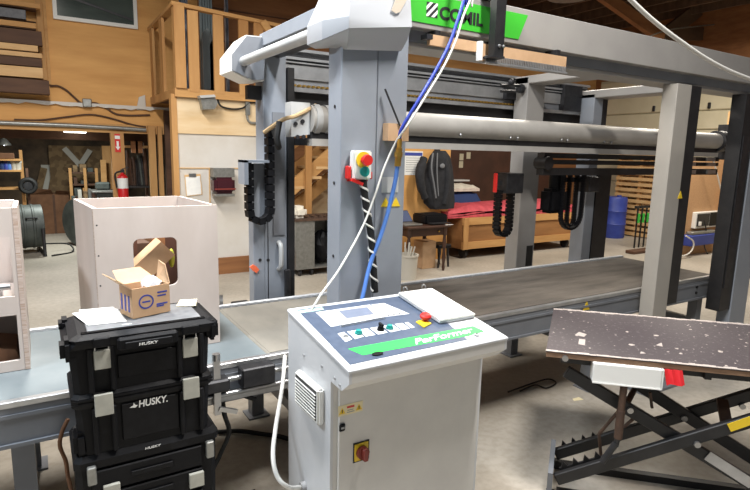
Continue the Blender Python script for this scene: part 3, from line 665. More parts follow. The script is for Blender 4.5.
# white legend tiles with controls
tiles = [((337.5, 333.5), (344.3, 332), (352.5, 339), (345.5, 342)), ((347, 331.5), (356, 330), (364, 336.5), (355, 339)), ((357.5, 329.8), (367.5, 328.2), (375.5, 334.7), (366, 336.6)),
         ((369.5, 328), (380, 326.3), (388, 332.5), (378, 334.5)), ((382, 326), (392.5, 324.5), (401, 330), (390.5, 332.2)), ((394.5, 324), (402.5, 323), (410, 328.3), (402.5, 330)), ((404.5, 322.6), (408, 322), (415, 327.3), (411.5, 328))]
for t_ in tiles: panel('legend_plate', t_, .0007, .0012, 'screen_frame')
def knob(px, py, r, h, m_, name, base=None):
    a, b = uv(px, py); bm = B(TL)
    bm.cyl((a, b, .001), (a, b, h*.5), r*1.25, r*1.2, 16); bm.cyl((a, b, h*.5), (a, b, h), r, r*.85, 16)
    return part(name, bm, m_, lid, 1)
knob(358.5, 333.6, .013, .016, 'teal', 'push_button'); knob(389.6, 328.6, .013, .016, 'teal', 'push_button'); knob(345.5, 336.5, .008, .01, 'print_grey', 'indicator_lamp')
k1 = knob(380.5, 330.2, .012, .02, 'black_plastic', 'selector_knob')
a, b = uv(380.5, 330.2); part('pointer', B(TL).box(a-.004, a+.004, b-.014, b+.014, .0201, .03), 'black_plastic', k1)
es = panel('emergency_stop_plate', ((416, 321.5), (424, 318.5), (431.5, 323), (424, 327)), .0015, .006, 'yellow')
a, b = uv(425, 321.5); part('emergency_stop_button', B(TL).cyl((a, b, .0061), (a, b, .014), .012).lathe((a, b, .014), [(.012, 0), (.024, .004), (.025, .014), (.018, .022), (0, .024)]), 'red', es, 1)
def disc(px, py, r, w, m_, name, sx=1.0):
    a, b = uv(px, py); bm = B(TL); n = 20
    bm.prism([(a+r*sx*math.cos(2*PI*k/n), b+r*math.sin(2*PI*k/n), .0015) for k in range(n)], (0, 0, w)); return part(name, bm, m_, lid)
disc(377.5, 354.6, .012, .004, 'black_plastic', 'lid_latch', 1.9)
lk = disc(476.5, 335.2, .012, .003, 'print_grey', 'lid_lock')
a, b = uv(476.5, 334.5); part('keyhole', B(TL).box(a-.003, a+.003, b-.006, b+.004, .0046, .0056), 'print_black', lk)
# lettering on the green stripe
p0, p1 = uv(414, 350.3 if 0 else 344.8, .002), uv(475, 331.8, .002)
h = uv(419, 336.5, .002)
dx, dy = p1[0]-p0[0], p1[1]-p0[1]
tb = text_bm('PerFormer', 1, (0, 0, 0), (1, 0, 0), (0, 1, 0), .0004, bold=.02)
xs_ = [v.co.x for v in tb.bm.verts]; ys_ = [v.co.y for v in tb.bm.verts]; ux0, ux1, uy0, uy1 = min(xs_), max(xs_), min(ys_), max(ys_)
qa, qb, qc = Vector((*uv(416, 345.0), 0)), Vector((*uv(473.5, 332.6), 0)), Vector((*uv(415, 339.2), 0))
for v in tb.bm.verts:
    q = qa+(qb-qa)*((v.co.x-ux0)/(ux1-ux0))+(qc-qa)*((v.co.y-uy0)/(uy1-uy0)); v.co = Vector((q.x, q.y, .0019+v.co.z))
bmesh.ops.transform(tb.bm, matrix=TL, verts=tb.bm.verts[:])
part('lettering', tb, 'paper', lid)
# small lettering under the screen pieces
tb = text_bm('8.03700', .012, (0, 0, 0), (1, 0, 0), (0, 1, 0), .0003)
a, b = uv(388, 316.8); bmesh.ops.transform(tb.bm, matrix=TL @ Matrix.Translation((a, b, .0018)), verts=tb.bm.verts[:])
tb.bm.free()
ln = B(TL); q0, q1 = uv(388, 316.6), uv(405, 314.3)
for k in range(6): ln.box(q0[0]+(q1[0]-q0[0])*(k+.1)/6, q0[0]+(q1[0]-q0[0])*(k+.8)/6, q0[1]+.004, q0[1]+.012, .0013, .0017)
part('lettering', ln, 'print_black', lid)
# document box on the right of the lid: lies loose
dq = [uv(a, b, .022) for a, b in ((440.5, 320.0), (476.5, 313.8), (438, 288.6), (405.7, 291.3))]
db = thing('document_box', 'flat white box with handwriting, lying on the right of the button panel', 'document box', TL @ Vector((dq[0][0], dq[0][1], .002)))
dx0, dx1, dy0, dy1 = dq[0][0], dq[1][0]-.004, dq[0][1], dq[3][1]
part('case', B(TL).box(dx0, dx1, dy0, dy1, .0016, .014, bev=.004), 'white_paint', db)
part('cover', B(TL).box(dx0-.002, dx1+.002, dy0-.002, dy1+.002, .0143, .022, bev=.004, seg=2), 'white_plastic', db)
sc_ = B(TL); random.seed(5)
for r in range(7):
    x = dx0+.03+.004*r
    while x < dx1-.03:
        w = random.uniform(.006, .02); sc_.box(x, min(x+w, dx1-.02), dy0+.03+r*.013, dy0+.033+r*.013+random.random()*.002, .0221, .0224); x += w+.006
part('handwriting', sc_, 'print_grey', db)
for t_ in (.2, .75):
    x = dx0+(dx1-dx0)*t_
    part('hinge_clip', B(TL).tube([(x-.012, dy1-.004, .02), (x-.008, dy1+.004, .04), (x+.008, dy1+.004, .04), (x+.012, dy1-.004, .02)], .003), 'steel', db, 1)
# door and fittings on the front
FY = OY+yf
d0, d1, dz1 = xx(338, 440, FY), xx(481, 430, FY), zz(345, 400, FY)
door = part('door', B().box(OX+.03, OX+CW-.03, FY-.012, FY-.0005, .13, CH-.105, bev=.003), 'cab_door_paint', con)
e = at(341.5, 427, y=FY-.012)
lk = part('door_lock', B().box(e.x-.013, e.x+.013, FY-.022, FY-.0125, e.z-.016, e.z+.016, bev=.005), 'black_plastic', door)
part('lock_slot', B().box(e.x-.007, e.x+.007, FY-.0235, FY-.0222, e.z-.004, e.z+.004), 'print_grey', lk)
e0, e1 = at(338, 412, y=FY-.012), at(362.5, 408.5, y=FY-.012); hz = .03
ws = part('warning_sticker', B().box(e0.x, e1.x, FY-.0135, FY-.0122, e0.z-.02, e0.z+.022), 'cream_sticker', door)
for t_ in (.16, .84):
    x = e0.x+(e1.x-e0.x)*t_; z = e0.z
    part('warning_triangle', B().prism([(x-.014, FY-.0142, z-.012), (x+.014, FY-.0142, z-.012), (x, FY-.0142, z+.013)], (0, .0006, 0)), 'yellow', ws)
    part('bolt_mark', B().box(x-.002, x+.002, FY-.0148, FY-.0143, z-.008, z+.005), 'print_black', ws)
x = e0.x+(e1.x-e0.x)*.5
part('print_line', B().box(x-.016, x+.016, FY-.0142, FY-.0136, e0.z+.006, e0.z+.014), 'red', ws)
part('print_line', B().box(x-.016, x+.016, FY-.0142, FY-.0136, e0.z-.012, e0.z-.009).box(x-.014, x+.012, FY-.0142, FY-.0136, e0.z-.004, e0.z-.001), 'print_grey', ws)
e = at(361, 451, y=FY-.012)
sw = part('main_switch_plate', B().box(e.x-.031, e.x+.031, FY-.018, FY-.0125, e.z-.036, e.z+.036, bev=.002), 'yellow', door)
part('switch_frame', B().box(e.x-.036, e.x+.036, FY-.0145, FY-.0121, e.z-.041, e.z+.041), 'print_black', door)
part('main_switch_knob', B().cyl((e.x, FY-.0185, e.z), (e.x, FY-.035, e.z), .026).bar((e.x-.002, FY-.045, e.z+.026), (e.x+.002, FY-.045, e.z-.026), .02, .02, (0, 1, 0), bev=.004), 'dark_red', sw, 1)
scr = B(); random.seed(9)
for k in range(10):
    x = OX+.1+random.random()*.55; z = CH-.02-random.random()*.02; scr.box(x, x+.006+random.random()*.012, OY-.0006, OY, z-.004, z-.001)
# (left out of the build: scuffs would be loose specks)
scr.bm.free()
# side grille
SX = OX
gy, gz = [], []
c = [at(a, b, x=SX) for a, b in ((301, 370), (323, 385.5), (325, 421), (302, 407))]
y0, y1 = min(p.y for p in c), max(p.y for p in c); z0, z1 = (c[2].z+c[3].z)/2, (c[0].z+c[1].z)/2
vent = part('vent_cover', B().box(SX-.03, SX-.0005, y0, y1, z0, z1, bev=.008, seg=2), 'white_plastic', con)
gr = B(); n = 8
for k in range(n):
    z = z0+.02+(z1-z0-.04)*k/n; gr.bar((SX-.033, y0+.018, z+.006), (SX-.033, y1-.018, z+.006), .006, .0035)
part('louvre', gr, 'white_plastic', vent)
part('louvre_gap', B().box(SX-.0312, SX-.0302, y0+.016, y1-.016, z0+.016, z1-.012), 'dark_steel', vent)
for a, b in ((304, 355), (335, 378), (340, 385), (322, 366)):
    e = at(a, b, x=SX); part('screw', B().cyl((SX-.004, e.y, e.z), (SX, e.y, e.z), .005, n=8), 'print_grey', con)
e = at(305, 486, x=SX); part('cable_gland', B().cyl((SX-.02, e.y, e.z), (SX, e.y, e.z), .02), 'print_grey', con)
# white conduit curving from the bed down to the cabinet
solid('corrugated_cable', B().tube([at(285, 356, y=2.36), at(282.5, 385, y=2.2), at(276, 425, y=2.05), at(273, 455, y=1.95), at(277, 476, y=1.9), at(288, 487, y=1.88), (SX-.022, e.y, e.z)],    .009, 8, 8), 'rope_white', 'white corrugated cable looping down the left side of the control cabinet', 'cable', 1)
solid('black_lead', B().tube([(.83, 2.41, .56), at(226, 392, y=2.41), at(224, 412, y=2.41), at(229, 432, y=2.41), at(220, 455, y=2.41), at(212, 475, y=2.41), (.62, 2.42, .05), (.85, 2.5, .015)], .011, 8, 8), 'rubber', 'black power cord hanging from the bed beside the tool boxes', 'cord', 1)
solid('black_lead', B().tube([at(218, 432, z=.016), at(240, 431, z=.016), at(262, 434, z=.016), at(282, 437, z=.016), (1.3, 2.72, .016)], .014, 8, 6), 'rubber', 'thick black cord lying on the floor under the bed', 'cord', 1)
solid('air_line', B().tube([at(68, 419, y=2.4), at(62, 432, y=2.4), at(60, 446, y=2.41), at(66, 462, y=2.42), at(70, 485, y=2.42), (.09, 2.36, .02)], .008, 8, 6), 'cardboard_dark', 'thin brown line drooping left of the tool boxes', 'cord', 1)

# ================================================================== TOOL BOX STACK
hx0, hx1, hy0, hy1 = .036, .57, 2.055, 2.375
bx0_, bx1_ = xx(67, 360, hy0+.02), xx(211.5, 350, hy0+.02)
zt1 = 1.1
zA = zz(100, 392, hy0+.02); zBt = zz(105, 452, hy0+.02)
BY0, BY1 = hy0+.02, hy1-.01
def ring(x0, x1, y0, y1, z, c=.02): return [(x0+c, y0, z), (x1-c, y0, z), (x1, y0+c, z), (x1, y1-c, z), (x1-c, y1, z), (x0+c, y1, z), (x0, y1-c, z), (x0, y0+c, z)]
def handle_latch(par, px, pyt, pyb, y, w=.055):
    x = xx(px, (pyt+pyb)/2, y); zt__, zb__ = zz(px, pyt, y), zz(px, pyb, y)
    l = part('latch', B().box(x-w/2, x+w/2, y-.016, y-.001, zb__, zt__-.02, bev=.003), 'latch_grey', par)
    part('latch_loop', B().tube([(x-w*.4, y-.01, zt__-.03), (x-w*.4, y-.014, zt__), (x+w*.4, y-.014, zt__), (x+w*.4, y-.01, zt__-.03)], .004, 6, 1), 'steel', l)
# top box
tbx = thing('tool_box', 'shallow black plastic tool box, topmost of the stack, carrying papers and a carton', 'tool box', (.31, 2.2, zA))
part('body', B().loft([ring(bx0_+.014, bx1_-.014, BY0, BY1-.02, zA+.001), ring(bx0_+.004, bx1_-.004, BY0, BY1-.01, zt1-.045)]), 'dusty_black_plastic', tbx)
zl = zt1-.045
lidb = part('lid', B().loft([ring(bx0_-.012, bx1_+.015, hy0, hy1, zl), ring(hx0+.02, bx1_+.025, hy0-.005, hy1, zl+.02), ring(hx0+.02, bx1_+.025, hy0-.005, hy1, zt1-.012), ring(hx0+.05, bx1_-.0, hy0+.02, hy1-.02, zt1)]), 'dusty_black_plastic', tbx)
li = part('lid_insert', B().box(hx0+.08, bx1_-.03, hy0+.05, hy1-.05, zt1+.0005, zt1+.005, bev=.002), 'lid_grey', lidb)
for k in range(4): part('lid_ridge', B().box(hx0+.06, bx1_-.02, hy0+.026+k*.006, hy0+.0285+k*.006, zt1+.0002, zt1+.004), 'black_plastic', lidb)
for s_ in (0, 1):
    xa = hx0-.008 if not s_ else bx1_-.02
    part('carry_lug', B().box(xa, xa+.045, hy0-.008, hy0+.08, zt1-.085, zt1-.006, bev=.016, seg=2), 'dusty_black_plastic', tbx)
part('carry_lug', B().box(hx0-.002, hx0+.04, hy1-.08, hy1, zt1-.05, zt1-.002, bev=.012, seg=2), 'dusty_black_plastic', tbx)
for px in (101, 190):
    part('rib', B().box(xx(px-9.5, 360, BY0)-.014, xx(px-9.5, 360, BY0)+.004, BY0-.02, BY0-.001, zA+.005, zl-.001, bev=.004), 'dusty_black_plastic', tbx)
    part('rib', B().box(xx(px+9.5, 360, BY0)-.004, xx(px+9.5, 360, BY0)+.014, BY0-.02, BY0-.001, zA+.005, zl-.001, bev=.004), 'dusty_black_plastic', tbx)
    part('latch_hinge', B().box(xx(px-8.5, 340, hy0), xx(px+8.5, 340, hy0), hy0-.02, hy0-.0055, zl+.004, zt1-.006, bev=.004), 'galvanised' if 0 else 'dusty_black_plastic', lidb)
handle_latch(tbx, 102, 343, 368, BY0-.004); handle_latch(tbx, 189.5, 332, 356, BY0-.004)
pa, pb = xx(117, 360, BY0), xx(177, 360, BY0)
part('front_panel', B().box(pa, pb, BY0-.006, BY0-.0005, zA+.04, zl-.045, bev=.003), 'black_plastic', tbx)
gp = part('handle', B().box(pa-.0, pb+.0, hy0-.03, hy0-.0055, zt1-.062, zt1-.015, bev=.008), 'dusty_black_plastic', lidb)
gq = part('grip', B().box((pa+pb)/2-.08, (pa+pb)/2+.08, hy0-.036, hy0-.0305, zt1-.056, zt1-.03, bev=.003), 'black_plastic', gp)
def logo(par, s, xa, xb, z, h, y, m_='paper', slope=0):
    tb = text_bm(s, 1, (0, 0, 0), (1, 0, 0), (0, 0, 1), .0006, bold=.02, shear=.12)
    X_ = [v.co.x for v in tb.bm.verts]; Z_ = [v.co.z for v in tb.bm.verts]
    for v in tb.bm.verts: v.co = Vector((xa+(xb-xa)*(v.co.x-min(X_))/(max(X_)-min(X_)), y-.0012+v.co.y, z+h*(v.co.z-min(Z_))/(max(Z_)-min(Z_))))
    part('lettering', tb, m_, par)
def wing(par, xa, xb, z, h, y):
    em = B(); w = xb-xa
    P_ = lambda L_: [(xa+w*a, y-.001, z+h*b) for a, b in L_]
    em.prism(P_([(0, .35), (.45, .55), (.5, .95), (.75, .55), (1, .5), (.7, .2), (.45, .25)]), (0, .0009, 0))
    part('emblem', em, 'paper', par)
logo(gp, 'HUSKY', (pa+pb)/2-.035, (pa+pb)/2+.03, zt1-.048, .010, hy0-.0362)
part('paper_tag', B().box(xx(92, 320, hy0)+.1, xx(140, 320, hy0)-.02, hy0+.06, hy0+.07, zt1+.0055, zt1+.006), 'paper', lidb)
# middle box
mbx = thing('tool_box', 'deep black plastic tool box with a white name on its front, middle of the stack', 'tool box', (.31, 2.2, zBt))
part('body', B().loft([ring(bx0_+.022, bx1_-.02, BY0+.0, BY1-.02, zBt+.001), ring(bx0_+.012, bx1_-.01, BY0, BY1-.01, zA-.05)]), 'dusty_black_plastic', mbx)
ml = part('lid', B().loft([ring(bx0_+.006, bx1_-.006, BY0-.008, BY1, zA-.0505), ring(bx0_+.002, bx1_-.0, BY0-.012, BY1, zA-.035), ring(bx0_+.002, bx1_-.0, BY0-.012, BY1, zA-.012), ring(bx0_+.012, bx1_-.012, BY0, BY1-.01, zA)]), 'dusty_black_plastic', mbx)
for k in range(2): part('lid_ridge', B().box(bx0_+.002, bx1_-.002, BY0-.016, BY0-.0125, zA-.034+k*.013, zA-.028+k*.013), 'dusty_black_plastic', ml)
for px in (104, 191.5):
    for s_ in (-9.5, 9.5):
        part('rib', B().box(xx(px+s_, 410, BY0)-.009, xx(px+s_, 410, BY0)+.009, BY0-.02, BY0-.001, zBt+.005, zA-.052, bev=.004), 'dusty_black_plastic', mbx)
for px, a, b in ((104, 393, 414.5), (191.5, 377, 397.5)):
    x = xx(px, 405, BY0-.02); part('latch', B().box(x-.03, x+.03, BY0-.032, BY0-.0205, zz(px, b, BY0-.02), zz(px, a, BY0-.02), bev=.002), 'latch_grey', mbx)
part('front_panel', B().box(xx(121, 410, BY0), xx(179, 410, BY0), BY0-.008, BY0-.0005, zBt+.03, zA-.06, bev=.004), 'black_plastic', mbx)
xa, xb = xx(138.5, 400, BY0-.009), xx(167.5, 398, BY0-.009); zq = zz(139, 407.5, BY0-.009); hq = zz(150, 398.5, BY0)-zz(150, 405.5, BY0)
logo(mbx, 'HUSKY.', xa, xb, zq, hq, BY0-.0085); wing(mbx, xx(129, 404, BY0), xx(137.5, 404, BY0), zq-.003, hq, BY0-.0085)
part('carry_lug', B().box(bx0_+.0, bx0_+.05, BY0-.008, BY0+.1, zBt+.0, zBt+.09, bev=.015, seg=2), 'dusty_black_plastic', mbx)
# bottom drawer box
zD0 = .13
dbx = thing('tool_box', 'wide black plastic tool box with drawer fronts, bottom of the stack', 'tool box', (.31, 2.2, 0))
part('body', B().loft([ring(bx0_+.005, bx1_+.0, BY0+.0, BY1, zD0), ring(bx0_+.0, bx1_+.01, BY0, BY1, zBt-.05)]), 'dusty_black_plastic', dbx)
part('rim', B().loft([ring(bx0_-.005, bx1_+.018, BY0-.012, BY1, zBt-.0495), ring(bx0_-.005, bx1_+.018, BY0-.014, BY1, zBt-.02), ring(bx0_+.008, bx1_, BY0, BY1-.01, zBt-.0005)]), 'dusty_black_plastic', dbx)
logo(dbx, 'HUSKY', xx(145, 447, BY0-.015), xx(161, 445, BY0-.015), zz(150, 448.5, BY0-.015), .009, BY0-.0145)
pz = zBt-.06
for k in range(5):
    zz1 = pz-.002-k*.095
    df = part('drawer', B().box(bx0_+.05, bx1_-.05, BY0-.014, BY0-.0005, zz1-.085, zz1, bev=.004), 'dusty_black_plastic', dbx)
    part('drawer_pull', B().box(xx(130, 460, BY0), xx(172, 460, BY0), BY0-.022, BY0-.0145, zz1-.05, zz1-.03, bev=.002), 'black_plastic', df)
for px, py in ((92, 476), (210, 449)):
    e = at(px, py, y=BY0-.02); part('side_clip', B().box(e.x-.015, e.x+.015, BY0-.03, BY0-.0005, e.z-.035, e.z+.035, bev=.004), 'galvanised', dbx)
for px, py in ((196.5, 478), (112, 490)):
    e = at(px, py, y=BY0-.02); part('latch', B().box(e.x-.028, e.x+.028, BY0-.03, BY0-.0145, e.z-.035, e.z+.025, bev=.002), 'latch_grey', dbx)
for sx_ in (bx0_+.0, bx1_-.04):
    part('wheel', B().cyl((sx_, BY1-.07, .07), (sx_+.04, BY1-.07, .07), .07), 'rubber', dbx, 1)
part('foot', B().box(bx0_+.02, bx1_-.02, BY0+.02, BY0+.06, 0, zD0-.0005), 'black_plastic', dbx)
# paper sheets on the lid
zp = zt1+.0062
def sheet(pix, z, lab, m_='paper'):
    solid('paper_sheet', B().prism([at(a, b, z=z) for a, b in pix], (0, 0, .0012)), m_, lab, 'paper')
sheet(((72, 313.5), (88, 325.5), (127, 321.5), (117, 309)), zp, 'white sheet lying on the tool box lid, left of the open carton')
sheet(((79, 310.0), (80, 314), (118, 311.5), (113, 307.2)), zp+.0013, 'folded white sheet behind the other paper on the tool box lid')
sheet(((180, 300), (176, 306.5), (196, 306), (197, 299)), zp, 'small paper label on the right end of the tool box lid', 'cream_panel')
# open carton
q = [at(a, b, z=zp+.0026) for a, b in ((117.5, 311), (133, 319), (170.5, 315.5))]
XC_ = Matrix.Translation((q[1].x, q[1].y, 0)) @ Matrix.Rotation(math.radians(17), 4, 'Z') @ Matrix.Translation((-q[1].x, -q[1].y, 0))
x0, x1, y0 = q[1].x, q[1].x+.15, q[1].y; y1 = y0+.105; za, zb2 = zp+.0026, zp+.0026+(zz(135, 288.5, y0)-zz(135, 318, y0))
ob = thing('carton', 'small open cardboard carton with a blue round stamp, on top of the tool boxes', 'carton', ((x0+x1)/2, (y0+y1)/2, za))
t = .004
part('box', B(XC_).box(x0, x1, y0, y0+t, za, zb2).box(x0, x1, y1-t, y1, za, zb2).box(x0, x0+t, y0+t, y1-t, za, zb2).box(x1-t, x1, y0+t, y1-t, za, zb2).box(x0+t, x1-t, y0+t, y1-t, za, za+t), 'cardboard', ob)
part('flap', B(XC_).prism([(x0, y0, zb2), (x0, y1, zb2), (x0-.06, y1+.0, zb2+.05), (x0-.06, y0-.01, zb2+.045)], (.002, 0, .003)), 'cardboard_inner', ob)
part('flap', B(XC_).prism([(x0, y1, zb2), (x1, y1, zb2), (x1-.04, y1+.05, zb2+.045), (x0+.0, y1+.05, zb2+.045)], (0, .003, .002)), 'cardboard_inner', ob)
part('flap', B(XC_).prism([(x1, y0+.0, zb2), (x1, y1, zb2), (x1+.012, y1-.0, zb2+.075), (x1-.0, y0+.03, zb2+.07)], (.003, 0, 0)), 'cardboard_inner', ob)
cx_, cz_ = x0+.054, (za+zb2)/2; rg = B(XC_); n = 28
for k in range(n):
    a0, a1 = 2*PI*k/n, 2*PI*(k+1)/n
    rg.prism([(cx_+.03*math.cos(a0), y0-.0008, cz_+.028*math.sin(a0)), (cx_+.03*math.cos(a1), y0-.0008, cz_+.028*math.sin(a1)), (cx_+.024*math.cos(a1), y0-.0008, cz_+.022*math.sin(a1)), (cx_+.024*math.cos(a0), y0-.0008, cz_+.022*math.sin(a0))], (0, .0007, 0))
rg.box(cx_-.016, cx_+.016, y0-.0008, y0-.0001, cz_-.003, cz_+.003)
part('stamp', rg, 'print_blue', ob)
pl = B(XC_)
for k, (xo, zo, w) in enumerate(((.055, .028, .04), (.055, .015, .035), (.05, -.018, .045), (.05, -.026, .03))): pl.box(cx_+xo-.01, cx_+xo-.01+w, y0-.0008, y0-.0001, cz_+zo-.003, cz_+zo+.003)
for k in range(3): pl.box(x0-.0008, x0-.0001, y0+.02+k*.03, y0+.034+k*.03, za+.02, zb2-.03)
part('printed_marks', pl, 'print_blue', ob)
random.seed(11)
bag = B(XC_); bag.ball((x0+(x1-x0)*.72, y0+.06, zb2-.012), .035, (1.2, 1, .9), 12)
for v in bag.bm.verts: v.co += Vector((random.uniform(-.006, .006), random.uniform(-.006, .006), random.uniform(-.006, .01)))
solid('plastic_bag', bag, 'clear_bag', 'crumpled clear bag filling the open carton', 'bag')

# ================================================================== WHITE CARCASSES ON THE BED
def holed(bm, x0, x1, z0, z1, hx0, hx1, hz0, hz1, y0, y1, r=.03):
    """upright panel with one rounded cut-out"""
    n = 5; pts = []
    for cx, cz, a0 in ((hx1-r, hz1-r, 0), (hx0+r, hz1-r, 90), (hx0+r, hz0+r, 180), (hx1-r, hz0+r, 270)):
        for k in range(n+1): a = math.radians(a0+90*k/n); pts.append((cx+r*math.cos(a), cz+r*math.sin(a)))
    N_ = len(pts); out = []
    cx, cz = (hx0+hx1)/2, (hz0+hz1)/2
    cor = [(x1, z1), (x0, z1), (x0, z0), (x1, z0)]
    f = [[], []]
    for s_, y in enumerate((y0, y1)):
        inn = [bm.bm.verts.new((p[0], y, p[1])) for p in pts]; oc = [bm.bm.verts.new((p[0], y, p[1])) for p in cor]; f[s_] = (inn, oc)
        for q_ in range(4):
            base = q_*(n+1)
            for k in range(n): bm.bm.faces.new((oc[q_], inn[base+k], inn[base+k+1]))
            bm.bm.faces.new((oc[q_], inn[base+n], inn[(base+n+1) % N_], oc[(q_+1) % 4]))
    for a in range(2):
        A, Bv = f[0][a], f[1][a]; m_ = len(A)
        for k in range(m_): bm.bm.faces.new((A[k], A[(k+1) % m_], Bv[(k+1) % m_], Bv[k]))
    return bm
KX0, KX1, KY0, KY1 = .207, .762, 2.75, 3.30; KZ0 = ZB+.0025
KZ1 = zz(150, 207, KY0)
KC = Matrix.Translation((KX0, KY0, 0)) @ Matrix.Rotation(math.radians(5), 4, 'Z') @ Matrix.Translation((-KX0, -KY0, 0))
car = thing('carcass', 'white open-topped cabinet carcass with a rounded cut-out in its front, standing on the bed', 'cabinet carcass', ((KX0+KX1)/2, 3.0, KZ0))
h0, h1, hz1, hz0 = xx(134, 265, KY0), xx(178, 265, KY0), zz(155, 238, KY0), zz(155, 287, KY0)
part('front_panel', holed(B(KC), KX0, KX1, KZ0, KZ1, h0, h1, hz0, hz1, KY0, KY0+.018), 'carcass_white', car)
part('side_panel', B(KC).box(KX0, KX0+.018, KY0+.0185, KY1-.0185, KZ0, KZ1), 'carcass_white', car)
part('side_panel', B(KC).box(KX1-.018, KX1, KY0+.0185, KY1-.0185, KZ0, KZ1), 'carcass_white', car)
part('back_panel', B(KC).box(KX0, KX1, KY1-.018, KY1, KZ0, KZ1), 'carcass_white', car)
part('bottom_panel', B(KC).box(KX0+.0185, KX1-.0185, KY0+.0185, KY1-.0185, KZ0, KZ0+.018), 'carcass_white', car)
ed = B(KC)
for x in (KX0, KX1): ed.box(x-.0012, x+.0012, KY0+.0005, KY0+.0185, KZ0, KZ1)
part('edge_band', ed, 'plywood_edge', car)
sd = B(KC)
for x in (KX0+.012, KX1-.012):
    for k in range(5): sd.cyl((x, KY0-.0015, KZ0+.08+k*.14), (x, KY0, KZ0+.08+k*.14), .004, n=8)
part('screw', sd, 'dark_steel', car)
# things inside the carcass
cM = Matrix.Translation(at(153, 257, y=KY0+.14)) @ Matrix.Rotation(math.radians(-42), 4, 'Y')
cb = thing('carton', 'plain brown carton tipped over inside the white carcass, seen through its cut-out', 'carton', at(153, 257, y=KY0+.14))
part('box', B(cM).box(-.095, .08, -.07, .07, -.05, .045), 'cardboard', cb)
part('flap', B(cM).prism([(-.095, -.07, .0455), (-.095, .07, .0455), (-.15, .07, .075), (-.15, -.07, .075)], (0, 0, .003)), 'cardboard_inner', cb)
stk = thing('scrap_stack', 'dark offcuts heaped inside the white carcass under the tipped carton', 'offcuts', ((KX0+KX1)/2, KY0+.3, KZ0+.0185))
for k in range(6):
    part('offcut', B(KC).box(KX0+.03+.004*(k % 3), KX1-.035-.006*(k % 2), KY0+.05, KY1-.05, KZ0+.0187+k*.031, KZ0+.0485+k*.031), 'timber_dark' if k % 2 else 'osb_brown', stk)
for k in range(7):
    part('upright_offcut', B(KC).box(KX0+.03+k*.07, KX0+.095+k*.07, KY0+.24+.02*(k % 2), KY1-.03, KZ0+.206, KZ0+.50+.03*(k % 3)), ('timber_dark', 'osb_brown', 'hardboard')[k % 3], stk)
e = at(171.5, 258, y=KY0+.12)
solid('glove', B().ball((e.x, e.y, e.z), .026, (.6, .8, 1.9)), 'yellow_green', 'yellow-green bundle by the right edge of the carcass cut-out', 'bundle', 1)
# second carcass at the left edge
LY0 = 2.80; LX1 = xx(30, 362, LY0); LX0 = LX1-.62; LZ1 = zz(12, 208, LY0)
c2 = thing('carcass', 'white carcass with two front openings, cut off by the left edge of the picture', 'cabinet carcass', ((LX0+LX1)/2, LY0+.2, KZ0))
za, zb2, zc2, zd = zz(8, 237, LY0), zz(8, 297, LY0), zz(8, 316, LY0), zz(8, 362, LY0)
xr = xx(12, 265, LY0)
fp = B(); fp.box(xr, LX1-.019, LY0, LY0+.018, KZ0, LZ1); fp.box(LX0, xr, LY0, LY0+.018, za, LZ1); fp.box(LX0, xr, LY0, LY0+.018, zc2, zb2); fp.box(LX0, xr, LY0, LY0+.018, KZ0, max(zd, KZ0+.012))
part('front_panel', fp, 'carcass_white', c2)
part('side_panel', B().box(LX1-.0185, LX1, LY0, 3.17, KZ0, LZ1), 'carcass_white', c2)
part('side_panel', B().box(LX0, LX0+.018, LY0+.0185, 3.15, KZ0, LZ1), 'carcass_white', c2)
part('back_panel', B().box(LX0, LX1-.019, KY1-.0685, 3.17, KZ0, LZ1), 'carcass_white', c2)
part('shelf', B().box(LX0+.0185, LX1-.019, LY0+.0185, 3.15, zb2-.03, zb2-.012), 'carcass_white', c2)
part('edge_band', B().box(LX1-.0182, LX1-.0, LY0-.0025, LY0-.0001, KZ0, LZ1), 'plywood_edge', c2)
solid('carton', B().prism([(LX0+.2, LY0+.05, KZ0), (LX1-.03, LY0+.05, KZ0), (LX1-.05, LY0+.05, KZ0+.08), (LX1-.16, LY0+.05, KZ0+.105), (LX0+.2, LY0+.05, KZ0+.1)], (0, .25, 0)), 'cardboard_dark', 'brown carton inside the lower opening of the carcass at the left edge', 'carton')
bl = B(); bl.cyl((LX1-.2, LY0+.06, zb2+.03), (LX1-.05, LY0+.06, zb2+.03), .012).cyl((LX1-.12, LY0+.06, zb2-.012), (LX1-.12, LY0+.06, zb2+.05), .02).box(LX1-.16, LX1-.08, LY0+.04, LY0+.1, zb2-.012, zb2+.01)
solid('bench_vice', bl, 'steel', 'small steel fitting on the shelf of the carcass at the left edge', 'fitting', 1)

# ================================================================== PENDANT AND HOSES ON THE NEAR COLUMN
PY = G0-.055
pz0, pz1, px0, px1 = zz(362, 179.5, PY), zz(362, 150.5, PY), xx(354, 165, PY), xx(372, 165, PY)
pen = thing('pendant_control', 'cream pendant with a red stop button, hung on the near column', 'pendant control', ((px0+px1)/2, PY, pz0))
cs = part('case', B().box(px0, px1, PY, PY+.045, pz0, pz1, bev=.006, seg=2), 'white_plastic', pen)
e = at(363.5, 160, y=PY-.001)
part('stop_ring', B().cyl((e.x, PY-.005, e.z), (e.x, PY-.0003, e.z), .038, n=24), 'yellow', cs, 1)
part('stop_button', B().cyl((e.x, PY-.03, e.z), (e.x, PY-.0055, e.z), .018).cyl((e.x, PY-.045, e.z), (e.x, PY-.0305, e.z), .024, .027, 20), 'red', cs, 1)
e2 = at(364, 171.5, y=PY-.001)
part('start_button', B().cyl((e2.x, PY-.012, e2.z), (e2.x, PY-.0003, e2.z), .024, .022, 20), 'teal', cs, 1)
